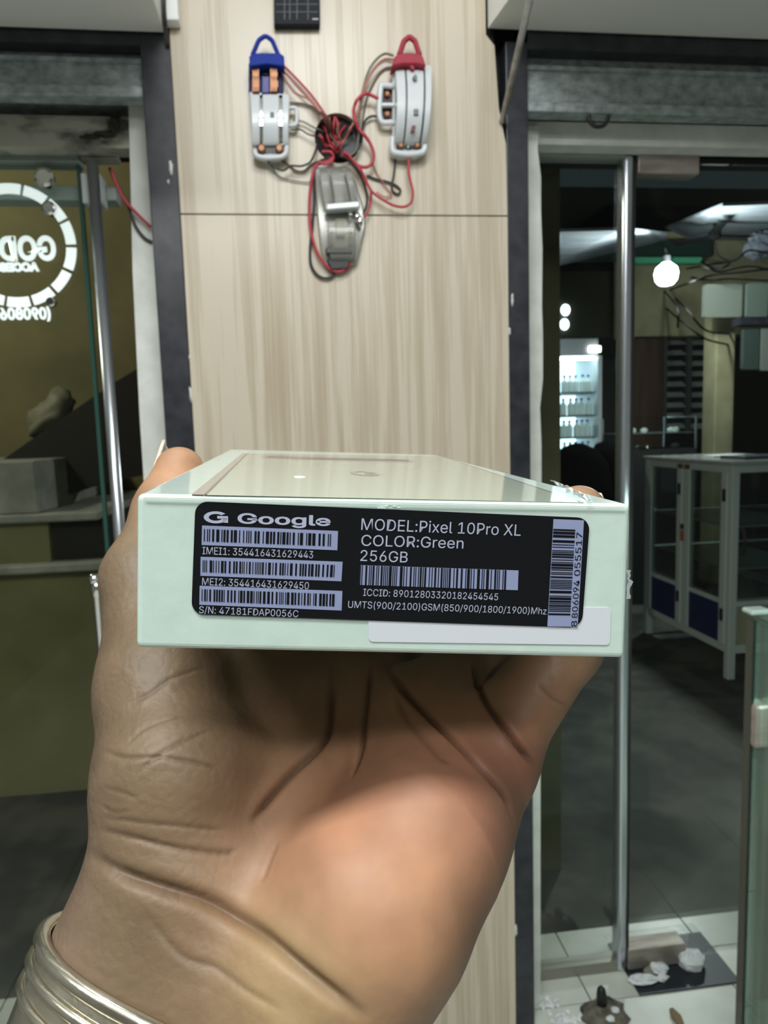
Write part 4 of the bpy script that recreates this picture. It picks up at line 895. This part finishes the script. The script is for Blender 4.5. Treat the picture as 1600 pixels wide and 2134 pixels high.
mb = MB(); put_text(mb, 'G', tt(738, 991.5, .00016), tt(816, 993.2, .00016), np.linalg.norm(tt(776, 984)-tt(776, 992.4)), TN, .02)
mb.build('logo', mat('grey_logo_print', (0.30, 0.32, 0.27), 0.3, coat=.4), pr, fix=False)
lid_oval(624, 995, 12, 2.0, mat('white_speck', (0.85, 0.9, 0.85), 0.4), 'scuff', pr)
# crinkled cellophane
M_FILM = glass_mat('cellophane', (0.97, 1.0, 0.99), 0.8, 0.2, haze=0.42, hazecol=(0.85, 0.95, 0.95))
def crinkle(name, grid, lift, seed, nrm):
    rnd = random.Random(seed); nu, nv = len(grid[0]), len(grid); vs = []
    for r_ in grid:
        for p in r_: vs.append(np.asarray(p)+nrm*lift*rnd.random()+RIGHT*rnd.uniform(-1, 1)*lift*.4)
    fs = [(j*nu+i, j*nu+i+1, (j+1)*nu+i+1, (j+1)*nu+i) for j in range(nv-1) for i in range(nu-1)]
    MB().add(vs, fs).build(name, M_FILM, box, fix=False)
g = [[tt(1146+(1222-1146)*i/11+14*j/5, 1011+(1047-1011)*i/11+(j-2.5)*3.2, .0002) for i in range(12)] for j in range(6)]
crinkle('cellophane_crinkle', g, .0008, 3, TN)
RN = np.cross(FN, TN); RN = RN if np.dot(RN, RIGHT) > 0 else -RN
g = [[c2w(on_plane(1304+(2.6 if 3 < j < 6 else 1)*i, 1188+j*6, TB+NF*.001, NF)) + RN*(.0001+.00008*i) for i in range(4)] for j in range(11)]
crinkle('cellophane_flap', g, .00035, 4, RN)
g = [[ff(1045-260+i*6, 1051.5+i*.2+j*2.4, .0003) for i in range(9)] for j in range(4)]
crinkle('cellophane_crinkle', g, .0003, 5, FN)
MB().tube([ff(300, 1036, .0004), ff(700, 1044, .0005), ff(1300, 1056, .0004)], .00012, 6).build('edge_highlight', mat('edge_highlight_pale', (0.85, 0.92, 0.88), 0.2, coat=.5), box)  # highlight along the top front edge, laid on as a pale line

# ================================================================== THE HAND
def roundcone(P, a, b, ra, rb):
    ab = b-a; L2 = np.dot(ab, ab); t = np.clip((P-a)@ab/L2, 0, 1)
    return np.linalg.norm(P-a-t[:, None]*ab, axis=1) - (ra+(rb-ra)*t)
def smin(a, b, k):
    h = np.clip(0.5+0.5*(b-a)/k, 0, 1); return b*(1-h)+a*h - k*h*(1-h)
def chain(P, nodes, k):
    d = None
    for (a, ra), (b, rb) in zip(nodes[:-1], nodes[1:]):
        e = roundcone(P, a, b, ra, rb); d = e if d is None else smin(d, e, k)
    return d
def N(px, py, z, r): return (PC(px, py, z), r)
wA = N(318, 2035, .160, .0200); wB = N(640, 2075, .153, .0205); wM = N(480, 2050, .160, .0195)
adir = np.array((-.36, .86, -.30)); adir /= np.linalg.norm(adir)
def along(n, d, r, sx=0.0): return (n[0]+adir*d+np.array((sx, 0, 0)), r)
mcp2 = N(590, 1445, .200, .0125); mcp3 = N(735, 1450, .202, .013); mcp4 = N(888, 1490, .194, .013); mcp5 = N(1012, 1572, .181, .0115)
thM = N(338, 1435, .180, .0148)
palm_chains = [
    [along(wA, .17, .030, -.0), along(wA, .06, .0215), wA], [along(wB, .17, .030, .008), along(wB, .06, .0215), wB], [along(wM, .17, .032), along(wM, .05, .0215), wM],
    [wM, mcp2], [wM, mcp3], [N(560, 2050, .158, .0195), mcp4], [wB, mcp5], [wA, N(520, 1700, .178, .016)],
    [N(722, 1975, .153, .0195), N(775, 1890, .153, .0208), N(880, 1730, .164, .0192), N(985, 1610, .178, .0125)],
    [wA, N(372, 1830, .163, .0192), N(372, 1620, .168, .0186), thM],
    [N(560, 1760, .176, .015), N(900, 1560, .190, .0135)],
]
web = [[N(360, 1455, .186, .0120), N(500, 1442, .198, .0132), N(600, 1440, .206, .011)]]
thumb = [thM, N(303, 1205, .199, .0113), N(352, 1065, .215, .0098), N(374, 983, .2225, .0078)]
fingers = [
    [mcp5, N(1180, 1345, .190, .0090), N(1224, 1235, .184, .0081), N(1207, 1068, .178, .0068)],
    [mcp4, N(1075, 1300, .222, .0093), N(1130, 1225, .222, .0084), N(1112, 1120, .219, .0072)],
    [mcp3, N(900, 1255, .250, .0095), N(1030, 1175, .257, .0086), N(1040, 1090, .252, .0074)],
    [mcp2, N(720, 1240, .250, .0095), N(860, 1174, .285, .0085), N(950, 1143, .292, .0074)],
]
def hand_sdf(P):
    d = None
    for c in palm_chains:
        e = chain(P, c, .006); d = e if d is None else smin(d, e, .011)
    for c in web: d = smin(d, chain(P, c, .004), .012)
    d = smin(d, chain(P, thumb, .005), .007)
    fg = None
    for c in fingers:
        e = chain(P, c, .004); fg = e if fg is None else smin(fg, e, .0012)
    return smin(d, fg, .0055)
def surface_nets(S, org, h):
    ins = S < 0; c = np.zeros(tuple(n-1 for n in S.shape), np.int8)
    sl = lambda o, n: slice(o, n-1+o)
    offs = [(i, j, k) for i in (0, 1) for j in (0, 1) for k in (0, 1)]
    for o in offs: c += ins[sl(o[0], S.shape[0]), sl(o[1], S.shape[1]), sl(o[2], S.shape[2])]
    ids = np.argwhere((c > 0) & (c < 8)); idx = np.full(c.shape, -1, np.int32); idx[tuple(ids.T)] = np.arange(len(ids))
    sm = np.zeros((len(ids), 3)); cnt = np.zeros(len(ids))
    for a in offs:
        for ax in range(3):
            if a[ax]: continue
            b = list(a); b[ax] = 1; va = S[tuple((ids+a).T)]; vb_ = S[tuple((ids+b).T)]
            x = (va < 0) != (vb_ < 0); t = np.where(x, va/np.where(va == vb_, 1, va-vb_), 0)
            p = np.array(a, float)+np.outer(t, np.array(b)-np.array(a)); sm += p*x[:, None]; cnt += x
    V = org+h*(ids+sm/cnt[:, None]); Q = []
    for ax in range(3):
        u, v = [(1, 2), (2, 0), (0, 1)][ax]
        A = np.moveaxis(ins, ax, 0); ch = np.argwhere(np.moveaxis(A[:-1] != A[1:], 0, ax))
        ch = ch[(ch[:, u] > 0) & (ch[:, v] > 0) & (ch[:, u] < S.shape[u]-1) & (ch[:, v] < S.shape[v]-1)]
        def cell(du, dv):
            q = ch.copy(); q[:, u] -= du; q[:, v] -= dv; return idx[tuple(q.T)]
        q = np.stack([cell(1, 1), cell(0, 1), cell(0, 0), cell(1, 0)], 1)
        fl_ = ~ins[tuple(ch.T)]; q[fl_] = q[fl_][:, ::-1]; Q.append(q)
    return V, np.concatenate(Q)
H_ = .0009; M4 = 6
allp = [n for c in palm_chains+web+[thumb]+fingers for n in c]
lo = np.min([p-r for p, r in allp], 0)-.006; hi = np.max([p+r for p, r in allp], 0)+.006
nb = np.ceil((hi-lo)/(H_*M4)).astype(int); nf = nb*M4+1
ci = np.stack(np.meshgrid(*[np.arange(n) for n in nb], indexing='ij'), -1).reshape(-1, 3)
cen = lo+(ci+.5)*H_*M4; cd_ = hand_sdf(cen)
S = np.repeat(np.repeat(np.repeat(cd_.reshape(nb).astype(np.float32), M4, 0), M4, 1), M4, 2); S = np.pad(S, ((0, 1),)*3, mode='edge').astype(np.float32)
act = ci[np.abs(cd_) < H_*M4*1.25]
loc = np.stack(np.meshgrid(*[np.arange(M4+1)]*3, indexing='ij'), -1).reshape(-1, 3)
for s0_ in range(0, len(act), 1500):
    ii = (act[s0_:s0_+1500, None, :]*M4+loc[None]).reshape(-1, 3)
    S[tuple(ii.T)] = hand_sdf(lo+ii*H_)
HV, HQ = surface_nets(S, lo, H_)
# split every quad in four and settle the new points on the surface
del S, ci, cen, cd_
nV, nQ = len(HV), len(HQ)
ed_ = np.sort(np.stack([HQ, np.roll(HQ, -1, 1)], -1).reshape(-1, 2), 1); key = ed_[:, 0].astype(np.int64)*nV+ed_[:, 1]
uk, inv = np.unique(key, return_inverse=True); em = nV+inv.reshape(nQ, 4); fc = nV+len(uk)+np.arange(nQ)
V = np.concatenate([HV, (HV[uk//nV]+HV[uk % nV])/2, HV[HQ].mean(1)])
Q = np.stack([np.stack([HQ[:, k], em[:, k], fc, em[:, k-1]], 1) for k in range(4)], 1).reshape(-1, 4)
hm = bpy.data.meshes.new('person'); hm.vertices.add(len(V)); hm.vertices.foreach_set('co', V.ravel().astype(np.float32))
hm.loops.add(Q.size); hm.loops.foreach_set('vertex_index', Q.ravel().astype(np.int32)); hm.polygons.add(len(Q)); hm.polygons.foreach_set('loop_start', np.arange(0, Q.size, 4, dtype=np.int32))
hm.update(calc_edges=True)
def vnorm():
    n = np.empty(len(V)*3, np.float32); hm.vertex_normals.foreach_get('vector', n); return n.reshape(-1, 3).astype(float)
NR = vnorm(); V = V-NR*np.clip(hand_sdf(V), -.0008, .0008)[:, None]*(1 if np.mean(np.einsum('ij,ij->i', NR, V-V.mean(0))) > 0 else -1)
hm.vertices.foreach_set('co', V.ravel().astype(np.float32)); hm.update(); NR = vnorm()
if np.mean(np.einsum('ij,ij->i', NR, V-V.mean(0))) < 0: hm.flip_normals(); NR = -NR
crease_amt = np.zeros(len(V)); disp = np.zeros(len(V))
def seg_dist(P, path):
    best = np.full(len(P), 9.0); tt_ = np.zeros(len(P)); n = len(path)
    for i in range(n-1):
        a, b = path[i], path[i+1]; ab = b-a; t = np.clip((P-a)@ab/(np.dot(ab, ab)+1e-12), 0, 1)
        d = np.linalg.norm(P-a-t[:, None]*ab, axis=1); m_ = d < best; best[m_] = d[m_]; tt_[m_] = (i+t[m_])/(n-1)
    return best, tt_
def crease(px, depth, width, ridge=0.0, dark=1.0):
    pts = smooth_path([np.array((a, b, 0.0)) for a, b in px], 5); path = []
    d = np.array([rc(q[0], q[1]) for q in pts]); d /= np.linalg.norm(d, axis=1)[:, None]; t = np.full(len(d), .05)
    for _ in range(60): t = np.minimum(t+hand_sdf(d*t[:, None])*.9, .5)
    path = [p for p, tq in zip(d*t[:, None], t) if tq < .3]
    if len(path) < 2: return
    path = np.array(path); lo_ = path.min(0)-.012; hi_ = path.max(0)+.012
    sel = np.where(np.all((V > lo_) & (V < hi_), axis=1) & (NR[:, 2] < 0.5))[0]
    d, t = seg_dist(V[sel], path); fade = np.clip(np.minimum(t, 1-t)*6, 0, 1)
    width = width*.72; g_ = np.exp(-(d/width)**2)*fade; g2 = np.exp(-((d-width*2.6)/(width*1.8))**2)*fade
    disp[sel] += -depth*g_+ridge*.4*g2; crease_amt[sel] = np.maximum(crease_amt[sel], np.exp(-(d/(width*.75))**2)*fade*dark)
mm = .001
crease([(690, 1378), (690, 1480), (676, 1542), (614, 1606), (562, 1668), (522, 1718)], 1.7*mm, 1.3*mm, .5*mm)
crease([(775, 1378), (768, 1440), (760, 1500), (752, 1560), (732, 1625)], 1.2*mm, 1.1*mm, .3*mm)
crease([(798, 1380), (850, 1450), (930, 1528), (1000, 1600), (1050, 1658), (1072, 1716)], 2.0*mm, 1.3*mm, .6*mm)
crease([(985, 1378), (1000, 1440), (1040, 1502), (1085, 1560), (1118, 1594)], 2.0*mm, 1.2*mm, .6*mm)
crease([(180, 1775), (260, 1822), (350, 1852), (440, 1882), (540, 1944), (625, 2016), (700, 2076), (770, 2128)], 1.7*mm, 1.8*mm, .9*mm, .8)
crease([(205, 1728), (290, 1748), (369, 1767), (462, 1778), (500, 1770)], .4*mm, .8*mm, .2*mm, .8)
crease([(206, 1702), (300, 1714), (400, 1724), (470, 1730)], .22*mm, .7*mm, .1*mm, .6)
crease([(285, 1612), (330, 1574), (380, 1545), (450, 1515)], .3*mm, .8*mm, .2*mm, .7)
crease([(208, 1560), (260, 1578), (330, 1578), (420, 1592), (460, 1605)], .25*mm, .7*mm, .1*mm, .7)
crease([(255, 1560), (300, 1520), (350, 1500), (390, 1490)], .18*mm, .6*mm, 0, .5)
crease([(270, 1470), (320, 1440), (360, 1412), (430, 1390)], .25*mm, .7*mm, .1*mm, .6)
crease([(215, 1640), (250, 1650), (290, 1665)], .18*mm, .6*mm, 0, .5)
crease([(210, 1680), (240, 1692), (270, 1690)], .18*mm, .6*mm, 0, .5)
crease([(300, 1900), (380, 1990), (450, 2016), (520, 2066), (600, 2110)], .25*mm, 1.0*mm, .2*mm, .5)
crease([(1120, 1426), (1150, 1455), (1180, 1470)], .25*mm, .8*mm, .1*mm, .6)
crease([(820, 1440), (850, 1500), (900, 1560), (940, 1595)], .7*mm, 1.4*mm, .1*mm, .4)
crease([(580, 1750), (560, 1800), (545, 1840)], .4*mm, 1.0*mm, 0, .4)
V2 = V + NR*disp[:, None]
# skin pigment, some light and shade painted in: pink palm, browner thumb side, wrist and back of the hand
def blob(px, py, z, r): return np.exp(-(np.linalg.norm(V-PC(px, py, z), axis=1)/r)**2)
rosy = np.clip(blob(835, 1805, .145, .031)+.75*blob(950, 1640, .16, .026)+.45*blob(760, 1560, .18, .028)+.5*blob(1130, 1500, .18, .02)+1.0*blob(374, 975, .215, .015)+.4*blob(1195, 1030, .175, .012), 0, 1)  # pink palm, its highlight brightened in the colour
flush_shade = np.clip(.8*blob(890, 1640, .163, .017)+.9*blob(1035, 1700, .158, .015)+.8*blob(1075, 1600, .17, .012)+.5*blob(700, 1740, .15, .02), 0, 1)  # flushed skin plus the soft shadow of the box, both as colour
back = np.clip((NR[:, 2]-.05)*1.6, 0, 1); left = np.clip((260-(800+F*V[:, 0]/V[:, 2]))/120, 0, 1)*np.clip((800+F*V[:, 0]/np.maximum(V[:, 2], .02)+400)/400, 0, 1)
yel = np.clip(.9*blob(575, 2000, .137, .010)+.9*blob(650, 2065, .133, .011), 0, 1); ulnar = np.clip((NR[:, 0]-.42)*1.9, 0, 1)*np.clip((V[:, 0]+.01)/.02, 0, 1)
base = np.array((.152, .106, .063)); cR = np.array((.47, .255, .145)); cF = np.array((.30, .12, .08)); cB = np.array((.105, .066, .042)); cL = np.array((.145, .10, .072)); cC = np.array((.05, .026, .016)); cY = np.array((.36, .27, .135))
col = np.tile(base, (len(V), 1))
def mixc(c, f): 
    global col
    col = col*(1-f[:, None])+c*f[:, None]
mixc(cL, left*.8); mixc(cR, rosy*.95); mixc(cY, yel*.6); mixc(cF, flush_shade*.75); mixc(cB, back); mixc(cB, ulnar*.8); mixc(cC, crease_amt*.6)
Wd = c2w(V2); ctr = Wd.mean(0); hm.vertices.foreach_set('co', (Wd-ctr).ravel().astype(np.float32))
at = hm.color_attributes.new('pigment', 'FLOAT_COLOR', 'POINT'); at.data.foreach_set('color', np.c_[col, np.clip(1-rosy*1.15-.4*flush_shade, .12, 1)].ravel().astype(np.float32))
hm.polygons.foreach_set('use_smooth', [True]*len(hm.polygons)); hm.update()
sk = bpy.data.materials.new('skin'); sk.use_nodes = True; nt = sk.node_tree; b = nt.nodes['Principled BSDF']
va = nt.nodes.new('ShaderNodeVertexColor'); va.layer_name = 'pigment'
tc = nt.nodes.new('ShaderNodeTexCoord')
n1 = nt.nodes.new('ShaderNodeTexNoise'); n1.inputs['Scale'].default_value = 70; n1.inputs['Detail'].default_value = 8; nt.links.new(tc.outputs['Object'], n1.inputs['Vector'])
mr = nt.nodes.new('ShaderNodeMapRange'); mr.inputs[1].default_value = .3; mr.inputs[2].default_value = .7; mr.inputs[3].default_value = .82; mr.inputs[4].default_value = 1.14; nt.links.new(n1.outputs['Fac'], mr.inputs[0])
mu = nt.nodes.new('ShaderNodeVectorMath'); mu.operation = 'SCALE'; nt.links.new(va.outputs['Color'], mu.inputs[0]); nt.links.new(mr.outputs[0], mu.inputs['Scale'])
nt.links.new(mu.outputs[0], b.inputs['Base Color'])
b.inputs['Roughness'].default_value = .5; b.inputs['Specular IOR Level'].default_value = .35
b.inputs['Subsurface Weight'].default_value = .12; b.inputs['Subsurface Radius'].default_value = (1.0, .35, .2); b.inputs['Subsurface Scale'].default_value = .004
vo = nt.nodes.new('ShaderNodeTexVoronoi'); vo.feature = 'DISTANCE_TO_EDGE'; vo.inputs['Scale'].default_value = 380; vo.inputs['Randomness'].default_value = 1
nw = nt.nodes.new('ShaderNodeTexNoise'); nw.inputs['Scale'].default_value = 160; nw.inputs['Detail'].default_value = 6; nt.links.new(tc.outputs['Object'], nw.inputs['Vector'])
nt.links.new(tc.outputs['Object'], vo.inputs['Vector'])
ad = nt.nodes.new('ShaderNodeMath'); ad.operation = 'MULTIPLY_ADD'; ad.inputs[1].default_value = .33; nt.links.new(vo.outputs['Distance'], ad.inputs[0]); nt.links.new(nw.outputs['Fac'], ad.inputs[2])
bpn = nt.nodes.new('ShaderNodeBump'); mst = nt.nodes.new('ShaderNodeMath'); mst.operation = 'MULTIPLY'; mst.inputs[1].default_value = .6; nt.links.new(va.outputs['Alpha'], mst.inputs[0]); nt.links.new(mst.outputs[0], bpn.inputs['Strength']); bpn.inputs['Distance'].default_value = .0008; nt.links.new(ad.outputs[0], bpn.inputs['Height']); nt.links.new(bpn.outputs['Normal'], b.inputs['Normal'])
hm.materials.clear(); hm.materials.append(sk)
hand = bpy.data.objects.new('person', hm); COL.objects.link(hand); hand.location = ctr; OFF[hand.name] = ctr
tag(hand, 'bare hand and forearm holding the mint box from below', 'person')
# thumb nail and little finger nail
M_NAIL = mat('nail', (0.66, 0.56, 0.47), 0.25, coat=.4)
def nail(tip, prev, r, out, L0, L1, wid, th=.0006):
    ax = tip-prev; ax /= np.linalg.norm(ax); o_ = np.asarray(out, float); o_ -= ax*np.dot(o_, ax); o_ /= np.linalg.norm(o_); s_ = np.cross(ax, o_)
    top, bot = [], []; nu, nv = 9, 8
    for j in range(nv):
        t = j/(nv-1); y = L0+(L1-L0)*t; wq = wid*(1 if t < .7 else math.sqrt(max(0, 1-((t-.7)/.42)**2)))*(.75+.25*min(1, t*4))
        for i in range(nu):
            a = (i/(nu-1)*2-1)*wq; rr = r*(1.02-.10*max(0, t-.3))
            p = tip+ax*y+(o_*math.cos(a)+s_*math.sin(a))*rr
            top.append(p+o_*th); bot.append(p-o_*th)
    mb = MB(); vs = c2w(np.array(top+bot)); n = nu*nv; fs = []
    for j in range(nv-1):
        for i in range(nu-1):
            q = (j*nu+i, j*nu+i+1, (j+1)*nu+i+1, (j+1)*nu+i); fs += [q, tuple(n+k for k in q[::-1])]
    ed = [i for i in range(nu)]+[j*nu+nu-1 for j in range(1, nv)]+[(nv-1)*nu+i for i in range(nu-2, -1, -1)]+[j*nu for j in range(nv-2, 0, -1)]
    for k in range(len(ed)): a, c = ed[k], ed[(k+1) % len(ed)]; fs.append((a, n+a, n+c, c))
    mb.add(vs, fs); return mb.build('fingernail', M_NAIL, hand, smooth=True)
nail(thumb[-1][0], thumb[-2][0], .0076, (-.8, -.15, .25), -.009, .0100, .8, .0006)
nail(fingers[0][-1][0], fingers[0][-2][0], .0066, (.7, 0, .7), -.007, .0035, .85, .0004)

# ================================================================== THE CUFF BANGLE
M_CUFF = mat('pale_gold_metal', (0.62, 0.58, 0.46), 0.22, 0.95, (0.72, 0.69, 0.58), 180, (1, 1, 1), bump=.1)
bc_ = (wA[0]+wB[0])/2+adir*.003; ua = wA[0]-wB[0]; ua -= adir*np.dot(ua, adir); ua /= np.linalg.norm(ua); vv = np.cross(adir, ua)
bg = thing('bangle', 'pale gold ridged cuff bangle around the wrist', 'bangle', c2w(bc_+adir*.05))
def ring(d, e, nseg=96):        # closed loop around the arm, e off the skin, a little looser further up
    th = 2*math.pi*np.arange(nseg)/nseg; dr_ = np.outer(np.cos(th), ua)+np.outer(np.sin(th), vv); t = np.full(nseg, .075)
    for _ in range(70): t = np.maximum(t-hand_sdf(bc_+adir*d+dr_*t[:, None])*.8, .01)
    for _ in range(2): t = np.maximum(t, (np.roll(t, 2)+np.roll(t, -2)+np.roll(t, 1)+np.roll(t, -1)+t)/5)
    return list(bc_+adir*d+dr_*(t+e+d*.04)[:, None])
prof = [(0, .0005), (.0016, .0019), (.015, .0022), (.030, .0022), (.044, .0030), (.046, .0020), (.046, .0009), (.030, .0006), (.015, .0005), (.0016, .0004)]
vs = []; fs = []; ns = 96
for d, e in prof: vs += ring(d, e, ns)
npf = len(prof)
for i in range(npf):
    for k in range(ns): fs.append((i*ns+k, i*ns+(k+1) % ns, ((i+1) % npf)*ns+(k+1) % ns, ((i+1) % npf)*ns+k))
MB().add(c2w(np.array(vs)), fs).build('band', M_CUFF, bg, smooth=True)
for d, r in ((.0012, .0017), (.0058, .0013), (.0105, .0012), (.0450, .0016)):
    MB().tube(list(c2w(np.array(ring(d, .0019)))), r, 8, closed=True).build('ridge', M_CUFF, bg, smooth=True)
